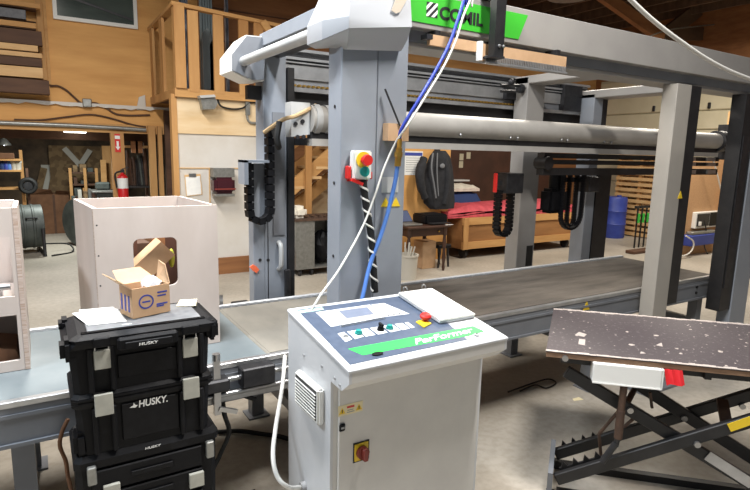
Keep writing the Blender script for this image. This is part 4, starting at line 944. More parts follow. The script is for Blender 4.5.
hk = part('holder', B().box(px0-.006, px1+.006, PY+.046, G0-.0005, pz0-.01, pz0+.05).box(px0-.018, px0-.004, PY+.015, G0-.0005, pz0+.0, pz0+.06, bev=.004).box(px1+.004, px1+.014, PY+.015, G0-.0005, pz0-.0, pz0+.035, bev=.004).bar((px0-.012, PY+.0, pz0-.0), ((px0+px1)/2, PY+.0, pz0-.022), .01, .014), 'red', pen)
sp_pts = [at(*p, y=PY+.02) for p in ((363, 180), (366, 205), (371, 235), (373, 262), (375, 292))]
cord = part('cord', B().tube(sp_pts, .017, 10, 8), 'rubber', pen, 1, label='black spiral cord with pale stripes')
hel = B(); dense = []
for i in range(len(sp_pts)-1):
    for k in range(22): dense.append(sp_pts[i].lerp(sp_pts[i+1], k/22))
hel.tube([p+Vector((.0165*math.cos(i*.62), .0165*math.sin(i*.62), 0)) for i, p in enumerate(dense)], .0055, 6, 1)
part('cord_stripe', hel, 'rope_white', cord, 1)
HY = G0-.14
# top: blue hose coming down from above to the brass coupling
solid('air_hose', B().tube([at(470, -30, y=HY)+Vector((.12, .0, 1.93)), at(470, -30, y=HY), at(467, -14, y=HY), at(464, 0, y=HY), at(456.5, 24, y=HY), at(448.5, 46, y=HY), at(434.5, 73, y=HY), at(418, 101, y=HY), at(402, 128, y=HY+.03), at(399.5, 138, y=HY+.05)], .0085, 10, 8), 'blue_hose', 'dark blue air hose sweeping down from above the green sign to a brass coupling', 'hose', 1)
solid('air_cable', B().tube([at(476, -30, y=HY-.03)+Vector((.16, .0, 1.93)), at(476, -30, y=HY-.03), at(473, -14, y=HY-.03), at(470, 0, y=HY-.03), at(463, 17, y=HY-.03), at(456, 40, y=HY-.03), at(443.5, 67, y=HY-.03), at(424, 99, y=HY-.025), at(407, 126, y=HY-.01), at(396, 142, y=HY+.06), at(384, 168, y=HY+.08), at(375, 195, y=HY+.08), at(362, 228, y=HY+.08), at(340, 268, y=HY+.02), at(322, 293, y=HY-.02), at(312, 309, y=HY-.03)], .005, 8, 8), 'rope_white', 'thin white cable running down beside the blue hose and across the near column', 'cable', 1)
hz = thing('air_hose', 'bright blue air hose hanging from a brass coupling on the near column', 'hose', at(399, 140, y=HY+.05))
part('coupling', B().cyl(at(399.4, 138.5, y=HY+.05), at(399, 148, y=HY+.06), .012).cyl(at(399, 148, y=HY+.06), at(397.5, 166, y=HY+.07), .016).cyl(at(398.6, 152, y=HY+.06), at(398.2, 157, y=HY+.06), .02), 'brass', hz, 1)
part('hose_tube', B().tube([at(397.5, 166, y=HY+.07), at(395, 182, y=HY+.08), at(389, 208, y=HY+.09), at(381, 235, y=HY+.09), at(370, 265, y=HY+.09), at(362, 300, y=HY+.06)], .0105, 10, 8), 'blue_hose_light', hz, 1)
solid('tie_strap', B().bar(at(385, 89, y=G0-.02), at(400, 126, y=G0-.05), .008, .008), 'rubber', 'thin black strap slanting across the top of the near column', 'strap')
solid('ceiling_cable', B().tube([at(430, -390, y=1.9), at(520, -170, y=1.9), at(590, -52, y=1.9), at(618, -14, y=1.9), at(634, 3, y=1.9), at(655, 22, y=1.9), at(680, 41, y=1.9), at(712, 62, y=1.9), at(745, 77, y=1.9), at(790, 90, y=1.9), at(840, 84, y=2.1), at(870, 66, y=2.24)], .012, 10, 8), 'rope_white', 'thick white cable sagging in front of the right end of the beam', 'cable', 1)

# ================================================================== SCISSOR LIFT TABLE
LZ = .80
FL = at(546, 350.8, z=LZ); BL = at(553.6, 308.5, z=LZ)
ua = math.radians(-44.5); U = Vector((math.cos(ua), math.sin(ua), 0)); V = Vector((-U.y, U.x, 0)); Wd = (BL-FL).dot(V)
FR = FL+U*1.35; BR = FL+V*Wd+U*1.35
lt = thing('lift_table', 'black scissor lift table with a worn grey plank top, in the right foreground', 'lift table', (FL.x, FL.y, 0), ua)
mt_ = ROOT[lt]
sk = (BL-FL).dot(U)
def loc(bm): bm.xf = mt_; return bm
top = part('table_top', loc(B()).prism([(0, 0, LZ-.006), (1.35, 0, LZ-.006), (1.35, Wd, LZ-.006), (sk, Wd, LZ-.006)], (0, 0, .006)), 'board_scuffed', lt)
part('board_core', loc(B()).prism([(.002, .002, LZ-.03), (1.35, .002, LZ-.03), (1.35, Wd-.002, LZ-.03), (sk+.002, Wd-.002, LZ-.03)], (0, 0, .0235)), 'board_edge', lt)
lip = loc(B()); lp2 = loc(B()); random.seed(21)
for k in range(46):
    a = k*1.35/46; lip.box(a, a+1.3/46, -.003-random.random()*.002, .010+random.random()*.012, LZ+.0002, LZ+.001+random.random()*.002)
    a = sk+k*(1.35-sk)/46; lp2.box(a, a+1.2/46, Wd-.02-random.random()*.012, Wd+.001, LZ+.0002, LZ+.001+random.random()*.004)
part('chipped_edge', lip, 'paint_fleck', top); part('chipped_edge', lp2, 'paint_fleck', top)
fl = loc(B())
for k in range(90):
    a, b = random.uniform(.03, 1.3), random.uniform(.03, Wd-.03); r = random.choice((.003, .004, .004, .005, .006, .009, .014))*random.uniform(.6, 1.2); n = 6; ph = random.random()*6
    fl.prism([(a+r*random.uniform(.5, 1.3)*math.cos(ph+2*PI*j/n), b+r*random.uniform(.5, 1.3)*math.sin(ph+2*PI*j/n), LZ+.0002) for j in range(n)], (0, 0, .0006))
part('paint_flecks', fl, 'paint_fleck', top)['kind'] = 'stuff'
for q in (((.17, .15), (.2, .14), (.215, .235), (.185, .24)), ((.17, .3), (.215, .28), (.235, .33), (.2, .36)), ((.56, .25), (.59, .24), (.6, .3))):
    part('paint_smear', loc(B()).prism([(a, b, LZ+.0003) for a, b in q], (0, 0, .0008)), 'paint_fleck', top)
part('top_frame', loc(B()).box(.08, 1.33, .06, .1, LZ-.075, LZ-.0305).box(.12, 1.33, .32, .36, LZ-.075, LZ-.0305).box(.12, .16, .101, .319, LZ-.07, LZ-.0305), 'black_paint', lt)
# scissor arms lie in two upright planes
def sp(px, py, v):
    p0 = FL+V*v; q = at(px, py, p0=p0, n=V); d = q-FL; return (d.dot(U), v, q.z)
vn, vf = .05, .33
A0, A1 = sp(556, 479, vn), sp(752, 420, vn)
C0, C1 = sp(566, 371, vn+.035), sp(752, 484, vn+.035)
F0, F1 = sp(555, 454, vf), sp(752, 394, vf)
D0, D1 = sp(622, 374, vf-.035), sp(752, 458, vf-.035)
def arm(a, b, ext=.0): 
    a, b = Vector(a), Vector(b); d = (b-a).normalized()
    return loc(B()).bar(a-d*.0, b+d*ext, .03, .062, bev=.004)
part('scissor_arm', arm(A0, A1, .3), 'black_paint', lt); part('scissor_arm', arm(F0, F1, .24), 'black_paint', lt)
part('scissor_arm', arm(C0, C1, .3), 'black_paint', lt); part('scissor_arm', arm(D0, D1, .3), 'black_paint', lt)
for px, py, v in ((697, 444, vn-.016), (630, 410, vn+.019), (565, 358, .0), (684, 418, vf-.051), (742, 406, vf-.016)):
    a, b, c = sp(px, py, v); part('pivot_bolt', loc(B()).cyl((a, b-.012, c), (a, b+.004, c), .015, n=12), 'steel', lt, 1)
# silver guard on the lower end of the near arm and yellow label
a, b, c = sp(707, 455, vn+.018), sp(752, 484, vn+.018), 0
part('arm_guard', loc(B()).bar(Vector(a)-Vector((0, .004, 0)), Vector(b)-Vector((0, .004, 0)), .004, .05), 'aluminium', lt)
a, b = sp(729, 428, vn-.017), sp(752, 420, vn-.017)
part('yellow_label', loc(B()).bar(Vector(a), Vector(b), .003, .04), 'yellow', lt)
# base with toothed bars
e0, e1 = sp(553, 482, vn), sp(557, 453, vf)
bz = max(.05, min(e0[2], .3))
zb_ = e0[2]
base = loc(B())
base.bar((e0[0]-.02, vn-.03, zb_+.01), (e1[0]-.02, vf+.03, e1[2]+.01), .025, .11)
part('base_end', base, 'grey_paint_dark', lt)
part('base_foot', loc(B()).box(e0[0]-.03, e0[0]+.01, vn-.03, vn+.01, 0, zb_-.0455).box(e1[0]-.03, e1[0]+.01, vf-.01, vf+.03, 0, e1[2]-.0455), 'black_paint', lt)
part('base_frame', loc(B()).box(e0[0]+.021, 1.35, vn-.02, vn+.02, .0, .04).box(e0[0]+.021, 1.35, vf-.02, vf+.02, .0, .04).box(1.3, 1.35, vn+.021, vf-.021, 0, .04), 'black_paint', lt)
for v, pts in ((vn, ((560, 470), (604, 458))), (vf, ((560, 449), (600, 438)))):
    tA, tB = Vector(sp(*pts[0], v+.03)), Vector(sp(*pts[1], v+.03)); tt = loc(B()); tt.bar(tA, tB, .012, .028); L_ = 4
    for k in range(L_):
        m0 = tA.lerp(tB, (k+.1)/L_); d = (tB-tA).normalized()
        tt.prism([m0+Vector((0, -.006, .012)), m0+d*.035+Vector((0, -.006, .012)), m0+d*.004+Vector((0, -.006, .05))], (0, .012, 0))
    part('toothed_bar', tt, 'black_paint', lt)
# struts and the ratchet cylinder
def sb(a, b, va, vb, w, m_, name='strut'):
    return part(name, loc(B()).bar(sp(*a, va), sp(*b, vb), w, w*.8, bev=.002), m_, lt)
vm = .12
sb((599, 434), (617, 413), vm, vm, .016, 'rusty_steel'); sb((617, 413), (626, 396), vm, vm, .014, 'rusty_steel'); sb((599, 434), (601, 456), vm, vm, .018, 'rusty_steel'); sb((624, 427), (641, 412), vm, vm, .016, 'rusty_steel')
sb((652, 408), (650, 392), vm, vm, .016, 'rusty_steel')
part('cylinder', loc(B()).cyl(sp(624, 386, .01), sp(621, 410, .01), .017).cyl(sp(621, 410, .01), sp(618, 438, .01), .02), 'rusty_steel', lt, 1)
part('ratchet_link', loc(B()).cyl(sp(618, 436, .01), sp(616, 446, .01), .012).cyl(sp(616, 443, .01), sp(602, 462, .01), .016), 'dark_steel', lt, 1)
part('cross_tube', loc(B()).cyl(sp(626, 405, vn+.03), sp(634, 390, vf-.03), .015), 'rusty_steel', lt, 1)
part('cross_plate', loc(B()).bar(sp(722, 400, vf-.06), sp(728, 432, vn+.06), .05, .02), 'rusty_steel', lt)
part('hook', loc(B()).box(sp(703, 378, .05)[0], sp(710, 378, .05)[0], .03, .06, LZ-.075, LZ-.0305), 'black_paint', lt)
tb = text_bm('XX', 1, (0, 0, 0), (1, 0, 0), (0, 0, 1), .0005); tb.bm.free()
# white box hung under the plank edge and the red cloth
a0, a1 = sp(593, 372, -.02), sp(662, 380, -.02)
zt2, zb3 = LZ-.031, sp(600, 383.5, -.02)[2]
wbx = thing('white_box', 'white plastic box fixed under the near edge of the plank table top', 'box', mt_ @ Vector((a0[0], -.02, zb3)), ua)
part('case', loc(B()).box(a0[0], a1[0], -.02, .055, zb3-.0, zt2, bev=.004), 'white_plastic', wbx)
tf = loc(B()); random.seed(4)
for k in range(14): tf.ball((a0[0]+.01+k*.0235*(a1[0]-a0[0])/.34, -.012, zt2-.001), .012, (1.3, .6, .5), 8)
part('torn_top', tf, 'paper', wbx)
part('end_cap', loc(B()).box(a1[0]+.0005, a1[0]+.006, -.02, .055, zb3, zt2), 'white_plastic', wbx)
part('bottom_lip', loc(B()).box(a0[0], a1[0], -.024, -.0205, zb3, zb3+.006), 'white_plastic', wbx)
rc = loc(B()); n = 5; z1_ = LZ-.031; xa, xb = a1[0]+.008, sp(682, 380, -.01)[0]
for k in range(n):
    t0, t1 = xa+(xb-xa)*k/n, xa+(xb-xa)*(k+1)/n
    rc.prism([(t0, -.008+.006*(k % 2), z1_), (t1, -.008+.006*((k+1) % 2), z1_), (t1+.015, -.02+.012*((k+1) % 2), z1_-.075+.004*((k+1) % 3)), (t0+.015, -.02+.012*(k % 2), z1_-.075+.004*(k % 3))], (0, .003, 0))
o = solid('red_cloth', rc, 'red_cloth', 'bright red cloth flag dangling under the plank, right of the white box', 'cloth')
# ================================================================== STORAGE ROOM AT THE LEFT
YS = 10.6
def gx(px, py): p = at(px, py, z=0); return p
# drum fan on a tube stand
f = gx(34, 249); fc = Vector((f.x-.06, f.y-.4, 0)); hgt = .44; FS = .8
fan = thing('drum_fan', 'dark grey drum fan on a tubular stand, beyond the left carcass', 'fan', (fc.x, fc.y, 0))
ax = Vector((.97, .1, .0)).normalized(); fcz = fc+Vector((0, 0, hgt))
def along(bm, prof, n=28):
    q = ax.to_track_quat('Z', 'Y').to_matrix().to_4x4(); bm.xf = Matrix.Translation(fcz) @ q; return bm.lathe((0, 0, 0), [(r*FS, z*FS) for r, z in prof], n)
part('drum', along(B(), [(.40, -.26), (.43, -.25), (.43, -.1), (.445, -.09), (.445, -.06), (.43, -.05), (.43, .06), (.445, .07), (.445, .1), (.43, .11), (.43, .25), (.40, .26), (.39, .25), (.39, -.25)]), 'fan_grey', fan, 1)
gb = B()
q = ax.to_track_quat('Z', 'Y').to_matrix().to_4x4(); gb.xf = Matrix.Translation(fcz) @ q
for r in (.08, .16, .24, .31):
    gb.tube([(r*math.cos(2*PI*k/20), r*math.sin(2*PI*k/20), .2) for k in range(21)], .008, 6, 1)
for k in range(6): gb.cyl((0, 0, .2), (.31*math.cos(k*PI/3), .31*math.sin(k*PI/3), .2), .006, n=6)
part('guard', gb, 'dark_steel', fan)
blb = B(); blb.xf = Matrix.Translation(fcz) @ q; blb.cyl((0, 0, -.08), (0, 0, .1), .08)
for k in range(4):
    a = k*PI/2+.4; blb.bar((.06*math.cos(a), .06*math.sin(a), 0), (.29*math.cos(a), .29*math.sin(a), .03), .12, .008, (math.sin(a)*.5, -math.cos(a)*.5, .8))
part('blades', blb, 'dark_steel', fan)
for s_ in (-1, 1):
    c0 = fcz+ax*(s_*.17); sd = Vector((-ax.y, ax.x, 0))
    part('stand', B().tube([c0+sd*.375, Vector((c0.x, c0.y, .03))+sd*.42, Vector((c0.x, c0.y, .03))+sd*.37, Vector((c0.x, c0.y, .03))-sd*.37, Vector((c0.x, c0.y, .03))-sd*.42, c0-sd*.375], .025, 8, 3), 'dark_steel', fan, 1)
part('grip', B().tube([fcz+ax*.0+Vector((0, -.31, .15)), fcz+ax*.0+Vector((0, -.37, .17)), fcz+ax*.13+Vector((0, -.37, .17)), fcz+ax*.13+Vector((0, -.31, .15))], .012), 'dark_steel', fan, 1)
solid('fan_cord', B().tube([fcz+ax*.2+Vector((0, 0, -.3)), (fc.x+.55, fc.y+.1, .1), (fc.x+.6, fc.y-.2, .015), (fc.x+.3, fc.y-.45, .015)], .012), 'rubber', 'dark cord on the floor beside the drum fan', 'cord', 1)
f2 = gx(70, 238)
f2.y -= .95; f2.x += .02
d2 = thing('drum_fan', 'second drum fan, mostly hidden behind the white carcass', 'fan', (f2.x+.2, f2.y, 0))
part('drum', B().cyl((f2.x+.05, f2.y-.1, .42), (f2.x+.4, f2.y+.1, .42), .40, n=28), 'fan_grey', d2, 1)
part('stand', B().box(f2.x+.08, f2.x+.36, f2.y-.25, f2.y+.3, 0, .05), 'dark_steel', d2)
cbz = gx(52, 233); cbz.y -= .1; cbz.x += .0
bx_ = thing('carton', 'big dark brown carton with rough open flaps behind the drum fan', 'carton', (cbz.x, cbz.y, 0))
w_ = .34
part('box', B().box(cbz.x-w_, cbz.x+w_+.1, cbz.y-.02, cbz.y+.5, 0, .78), 'cardboard_dark', bx_)
part('flap', B().prism([(cbz.x-w_, cbz.y-.02, .78), (cbz.x+w_*.2, cbz.y-.02, .78), (cbz.x+w_*.1, cbz.y-.14, .88), (cbz.x-w_, cbz.y-.1, .9)], (0, .006, .004)), 'cardboard_dark', bx_)
part('flap', B().prism([(cbz.x+w_*.3, cbz.y-.02, .78), (cbz.x+w_+.1, cbz.y-.02, .78), (cbz.x+w_+.12, cbz.y-.14, .84), (cbz.x+w_*.35, cbz.y-.14, .86)], (0, .006, .004)), 'cardboard_dark', bx_)
part('seam', B().box(cbz.x+.05, cbz.x+.09, cbz.y-.024, cbz.y-.0205, 0, .77), 'timber_dark', bx_)
# shelf with bottles
sh = thing('wall_shelf', 'two-tier shelf in the storage room at the left edge', 'shelf', (xx(5, 160, 11.6), 11.6, 0))
sy = 11.4
sxa, sxb = xx(-14, 160, sy), xx(21, 160, sy)
for i_, py in enumerate((159, 170, 188)):
    part('board', B().box(sxa, sxb, sy, sy+.4, zz(10, py, sy)-.03, zz(10, py, sy)), 'timber_x', sh)
for x in (sxb-.03, sxa): part('upright', B().box(x, x+.05, sy+.0, sy+.05, 0, zz(10, 188, sy)-.031).box(x, x+.05, sy+.401, sy+.45, 0, zz(10, 150, sy)), 'timber', sh)
for i, (px, m_, lab) in enumerate(((2, 'navy_cloth', 'dark bottle at the left end of the storage shelf'), (6, 'blue_plastic', 'blue bottle beside the dark one on the storage shelf'), (9.5, 'blue_hose_light', 'light blue bottle in the middle of the storage shelf'), (14, 'bucket_grey', 'grey tub towards the right end of the storage shelf'), (17.5, 'bucket_grey', 'pale tub at the right end of the storage shelf'))):
    x, z = xx(px, 167, sy+.1), zz(10, 170, sy)
    solid('bottle' if i < 3 else 'tub', B().lathe((x, sy+.12, z), [(.05, 0), (.055, .02), (.055, .13), (.025, .17), (.025, .2)] if i < 3 else [(.055, 0), (.065, .12), (.07, .125), (.07, .15)], 14), m_, lab, 'bottle' if i < 3 else 'tub', 1, 'containers on the storage shelf')
rz = zz(10, 159, sy); xq = xx(6, 156, sy+.1)
solid('parts_tray', B().box(xq-.16, xq+.12, sy+.03, sy+.2, rz, rz+.1, bev=.01), 'cardboard_dark', 'brown tray on the upper tier of the storage shelf', 'tray')
# work lamp hanging in the dark
lx = at(4, 143.5, y=11.8)
lamp = thing('work_lamp', 'small lit work lamp in the dark corner of the storage room', 'lamp', (lx.x, lx.y, lx.z))
part('lamp_shade', B().lathe((lx.x, lx.y, lx.z-.03), [(.11, 0), (.1, .03), (.05, .1), (.02, .12), (.02, .14)], 16), 'galvanised', lamp, 1)
mat('bulb_glow', (235, 240, 255), .3, emit=9)
part('bulb', B().ball((lx.x, lx.y-.02, lx.z), .035), 'bulb_glow', lamp, 1)
part('lamp_rod', B().cyl((lx.x, lx.y, lx.z+.11), (lx.x, lx.y, 2.2), .012, n=8), 'dark_steel', lamp)
# timber leaning in the storage room
def lean(name, px, pyb, pyt, y, w, d, dx, m_, lab, cat='board', zb=None):
    x = xx(px, pyb, y); zb = 0 if zb is None else zb
    xt = xx(px+dx, pyt, y+.25); zt_ = zz(px+dx, pyt, y+.25)
    solid(name, B().bar((x, y, zb+.02), (xt, y+.25, zt_), w, d, (0, 1, 0)), m_, lab, cat)
lean('leaning_board', 50, 198, 165, 12.93, .22, .03, -3, 'bucket_grey', 'pale grey-green board leaning upright behind the brown carton', zb=.02)
lean('leaning_board', 42, 200, 165, 12.84, .12, .03, 14, 'osb_storage', 'board leaning steeply to the right in the storage room')
lean('leaning_board', 26, 200, 168, 12.84, .12, .03, 18, 'osb_storage', 'board leaning at a low slant beside the storage shelf')

lean('leaning_board', 104, 195, 160, 11.8, .1, .04, -1, 'timber_x', 'upright board left of the extinguisher post')
lean('leaning_board', 110, 195, 146, 12.0, .16, .04, -4, 'timber', 'wide board leaning left of the extinguisher post')
p = at(80, 155, y=12.9)
solid('osb_sheet', B().box(p.x-.55, p.x+.75, 13.0, 13.03, .0, zz(80, 146, 13)), 'osb_storage', 'tan sheet standing against the rear of the storage room', 'sheet')
for a, b, lab in (((64, 148), (79, 164), 'pale brace slanting down to the right on the tan sheet'), ((90, 150), (79, 167), 'pale brace slanting down to the left on the tan sheet')):
    solid('cross_brace', B().bar(at(*a, y=12.985 if a[0] < 70 else 12.955), at(*b, y=12.985 if a[0] < 70 else 12.955), .1, .03, (0, 1, 0)), 'bucket_grey', lab, 'brace')
# low machinery and stacked timber in the storage room
mb = thing('band_saw', 'grey workshop saw table in the storage room behind the white carcass', 'saw table', (xx(106, 190, 11.2), 11.2, 0))
xm, zm = xx(108, 188, 11.2), zz(108, 190, 11.2)
part('table', B().box(xm-.28, xm+.3, 11.0, 11.5, zm-.04, zm, bev=.01), 'galvanised', mb)
part('cabinet', B().box(xm-.2, xm+.2, 11.05, 11.4, 0, zm-.041), 'fan_grey', mb)
part('motor_head', B().box(xm-.2, xm+.05, 11.2, 11.4, zm+.001, zm+.14, bev=.03), 'fan_grey', mb)
rk = thing('lumber_rack', 'rack crowded with dark offcuts in the middle of the storage room', 'rack', (xx(84, 190, 12), 12.0, 0))
xr0, xr1 = xx(69, 180, 12.0), xx(98, 180, 12.0)
for py in (172, 184, 196): part('shelf', B().box(xr0, xr1, 12.0, 12.5, zz(80, py, 12.0)-.03, zz(80, py, 12.0)), 'timber_dark', rk)
for x in (xr0, (xr0+xr1)/2, xr1-.05): part('upright', B().box(x, x+.05, 11.94, 11.999, 0, zz(80, 168, 12)), 'timber', rk)
random.seed(13)
for py in (172, 184, 196):
    x = xr0+.08
    while x < xr1-.12:
        w = random.uniform(.05, .14); hh = random.uniform(.05, .16)
        if abs(x+w/2-(xr0+xr1)/2) > .0:
            part('offcut', B().box(x, x+w, 12.03, 12.35, zz(80, py, 12.0)+.001, zz(80, py, 12.0)+hh), random.choice(('timber_dark', 'osb_storage', 'fan_grey', 'hardboard', 'timber')), rk)
        x += w+random.uniform(.01, .06)
wl_ = thing('cable_reel', 'black cable reel hung on the storage room shelf post', 'cable reel', at(28, 181, y=11.3))
c_ = at(28, 186, y=11.3)
part('rim', B().tube([(c_.x+.11*math.cos(2*PI*k/24), 11.33, c_.z+.11*math.sin(2*PI*k/24)) for k in range(25)], .04, 8, 1), 'rubber', wl_, 1)
part('hub', B().cyl((c_.x, 11.3, c_.z), (c_.x, 11.4, c_.z), .07).box(c_.x-.1, c_.x+.1, 11.34, 11.36, c_.z-.02, c_.z+.02), 'dark_steel', wl_)
part('bracket', B().box(c_.x-.02, c_.x+.02, 11.4005, 11.43, 0, c_.z+.3), 'timber_dark', wl_)
tbx_ = thing('work_table', 'cluttered dark work table at the rear of the storage room', 'work table', (xx(90, 200, 11.9), 11.5, 0))
x0, x1 = xx(70, 200, 11.5), xx(96, 200, 11.5)
zt5 = zz(85, 201, 11.5)
part('top', B().box(x0, x1, 11.45, 11.85, zt5-.04, zt5), 'timber_dark', tbx_)
for x in (x0, x1-.05): part('leg', B().box(x, x+.05, 11.5, 11.55, 0, zt5-.0405), 'timber_dark', tbx_)
random.seed(41); x = x0+.03
while x < x1-.1:
    w = random.uniform(.04, .1); hh = random.uniform(.05, .22)
    part('tool', B().box(x, x+w, 11.55, 11.7, zt5+.0005, zt5+hh, bev=.006), random.choice(('galvanised', 'fan_grey', 'bucket_grey', 'rusty_steel', 'osb_storage')), tbx_); x += w+random.uniform(.01, .05)
# coils, tools right of the post
rt_ = thing('tool_rack', 'dark upright tools and pipes crowded between the extinguisher post and the studs', 'tool rack', (xx(133, 190, 9.9), 9.9, 0))
random.seed(17)
part('shelf', B().box(xx(124, 185, 9.8), xx(149, 185, 9.8), 9.75, 10.05, zz(135, 186, 9.8)-.03, zz(135, 186, 9.8)), 'dark_steel', rt_)
part('rail', B().box(xx(124, 148, 9.8), xx(150, 148, 9.8), 9.72, 9.76, zz(135, 148, 9.8), zz(135, 145.5, 9.8)), 'timber_x', rt_)
for s_ in (124, 148): part('upright', B().box(xx(s_, 180, 9.8), xx(s_, 180, 9.8)+.04, 10.06, 10.1, 0, zz(135, 143, 9.8)), 'timber_dark', rt_)
for k in range(9):
    x = xx(127+k*2.3, 160, 9.9); h_ = random.uniform(.5, 1.0); z0_ = zz(135, 186, 9.8)
    part('pipe', B().cyl((x, 9.9, z0_+.001), (x+random.uniform(-.03, .03), 9.95, z0_+h_*.75), random.choice((.015, .025, .03)), n=8), random.choice(('fan_grey', 'dark_steel', 'timber_dark', 'rusty_steel')), rt_)
for k, px in enumerate((134, 138.5)):
    x = xx(px, 145, 9.72); part('block', B().box(x-.05, x+.05, 9.67, 9.7195, zz(135, 153, 9.72), zz(135, 141, 9.72)), 'osb_brown', rt_)
# fire extinguisher with its sign on the post
px_ = post_x
solid('fire_sign', B().box(px_-.038, px_+.038, YW-.128, YW-.1205, zz(117, 152, YW), zz(117, 134, YW)), 'red', 'red arrow sign on the timber post above the fire extinguisher', 'sign')
so = bpy.data.objects['fire_sign']; zq0, zq1 = zz(117, 152, YW), zz(117, 134, YW); hh = zq1-zq0
part('arrow', B().prism([(px_-.015, YW-.1305, zq0+hh*.6), (px_+.015, YW-.1305, zq0+hh*.6), (px_+.015, YW-.1305, zq0+hh*.3), (px_+.035, YW-.1305, zq0+hh*.3), (px_, YW-.1305, zq0+.03), (px_-.035, YW-.1305, zq0+hh*.3), (px_-.015, YW-.1305, zq0+hh*.3)], (0, .002, 0)), 'paper', so)
part('legend', B().box(px_-.035, px_+.035, YW-.1305, YW-.1285, zq0+hh*.72, zq0+hh*.9), 'paper', so)
fe = thing('fire_extinguisher', 'red fire extinguisher with a white label hung on the timber post', 'fire extinguisher', (px_+.03, YW-.21, zz(119, 204, YW-.2)))
fx, fy, z0_ = px_+.03, YW-.21, zz(119, 204, YW-.2); ht = zz(119, 171, YW-.2)-z0_
part('cylinder', B().lathe((fx, fy, z0_), [(.06, 0), (.075, .015), (.075, ht*.82), (.05, ht*.88), (.025, ht*.91), (.025, ht*.95)], 20), 'fire_red', fe, 1)
part('label_band', B().lathe((fx, fy, z0_+ht*.48), [(.0765, 0), (.0765, ht*.31)], 20), 'paper', fe, 1)
part('valve', B().box(fx-.02, fx+.03, fy-.02, fy+.02, z0_+ht*.951, z0_+ht*1.05).bar((fx+.0, fy, z0_+ht*1.06), (fx+.09, fy-.03, z0_+ht*1.12), .02, .012), 'dark_steel', fe)
part('horn', B().tube([(fx-.02, fy-.02, z0_+ht), (fx-.1, fy-.02, z0_+ht*.9), (fx-.085, fy-.02, z0_+ht*.5)], .013), 'rubber', fe, 1)
part('wall_bracket', B().box(fx-.04, fx+.02, fy+.07, YW-.12, z0_+.1, z0_+ht*.8), 'dark_steel', fe)
# pipes and wires on the header
solid('conduit_pipe', B().tube([(-1.8, YW-.06, zz(0, 123, YW-.06)+.0), (xx(70, 126, YW-.06), YW-.06, zz(70, 125.5, YW-.06)), (xx(146, 129, YW-.06), YW-.06, zz(146, 130, YW-.06))], .03, 10, 2), 'galvanised', 'long grey pipe along the header above the storage opening', 'pipe', 1)
solid('wall_wire', B().tube([at(a, b, y=YW-.03) for a, b in ((50, 86), (58, 86), (66, 90), (74, 97), (83, 104), (95, 103), (106, 108), (116, 114), (130, 115.5), (150, 115))], .014, 6, 4), 'timber_dark', 'thin dark cable drooping from the timber rack across the plywood wall', 'cable', 1)
solid('wall_wire', B().tube([at(a, b, y=YW-.035) for a, b in ((14, 119.5), (40, 120), (66, 117), (90, 114.5), (110, 118), (132, 124.5), (146, 127))], .012, 6, 4), 'timber_dark', 'second dark cable running along the header board', 'cable', 1)
e = at(87, 103, y=YW-.06)
solid('junction_box', B().box(e.x-.06, e.x+.06, YW-.1, YW-.06, e.z-.06, e.z+.06, bev=.01), 'galvanised', 'small grey junction box on the strip under the plywood wall', 'junction box')
e = at(75, 131.5, y=YW+.3)
ll = thing('strip_light', 'small lit lamp under the header of the storage opening', 'lamp', (e.x, YW+.3, e.z))
part('housing', B().box(e.x-.16, e.x+.16, YW+.24, YW+.36, e.z+.02, 2.205), 'lamp_white', ll)
mat('lamp_glow', (255, 250, 235), .3, emit=5)
part('diffuser', B().box(e.x-.15, e.x+.15, YW+.25, YW+.35, e.z-.02, e.z+.0195, bev=.01), 'lamp_glow', ll)
# timber rack at the upper left
tr_ = thing('timber_rack', 'wall rack holding long dark boards at the upper left corner', 'rack', (xx(42, 60, YW-.3), YW-.1, zz(42, 85, YW-.3)))
yr = YW-.34
part('upright', B().box(xx(39, 50, YW-.06), xx(45, 50, YW-.06), YW-.08, YW-.001, zz(45, 80, YW-.06), ZC-.21), 'timber', tr_)
part('upright', B().box(xx(46, 50, YW-.04), xx(49, 50, YW-.04), YW-.05, YW-.001, zz(45, 84, YW-.06), ZC-.21), 'timber_x', tr_)
part('lower_box', B().box(-2.2, xx(49.5, 88, yr), yr, YW-.09, zz(45, 94, yr), zz(45, 80.5, yr)), 'timber_dark', tr_)
for pt in (78.6, 66.6, 57.2, 51.4, 44.8, 28, 20.3, 7.3): part('shelf_arm', B().box(-1.0, xx(36, pt, yr), yr+.05, YW-.0905, zz(30, pt, yr)-.008, zz(30, pt, yr)), 'timber_dark', tr_)
brd = [(67, 77.5, 'timber_pale', 43, 'cream board lying lowest on the timber rack'), (57.6, 66, 'timber_dark', 42, 'dark wide board above the cream one on the timber rack'), (52, 56.8, 'timber_pale', 42, 'pale painted board with a ragged end on the timber rack'),
       (45, 51, 'timber_pale', 38, 'thin pale board under the dark boards of the timber rack'), (30, 44.5, 'timber_dark', 42, 'widest dark board on the timber rack'), (22, 27.5, 'timber_x', 36, 'tan board lying above the widest dark board'), (10.5, 20, 'dark_steel', 26, 'short black bar near the top of the timber rack'), (2, 7, 'timber_x', 40, 'topmost tan board of the timber rack')]
for k, (a, b, m_, pe, lab) in enumerate(brd):
    za, zb2 = zz(30, a, yr), zz(30, b, yr)
    yy0 = yr+.0+.02*(k % 3)
    solid('stored_board', B().box(-2.0+.1*k, xx(pe, (a+b)/2, yr), yy0, yy0+.12, zb2, za, bev=.004), m_, lab, 'board')
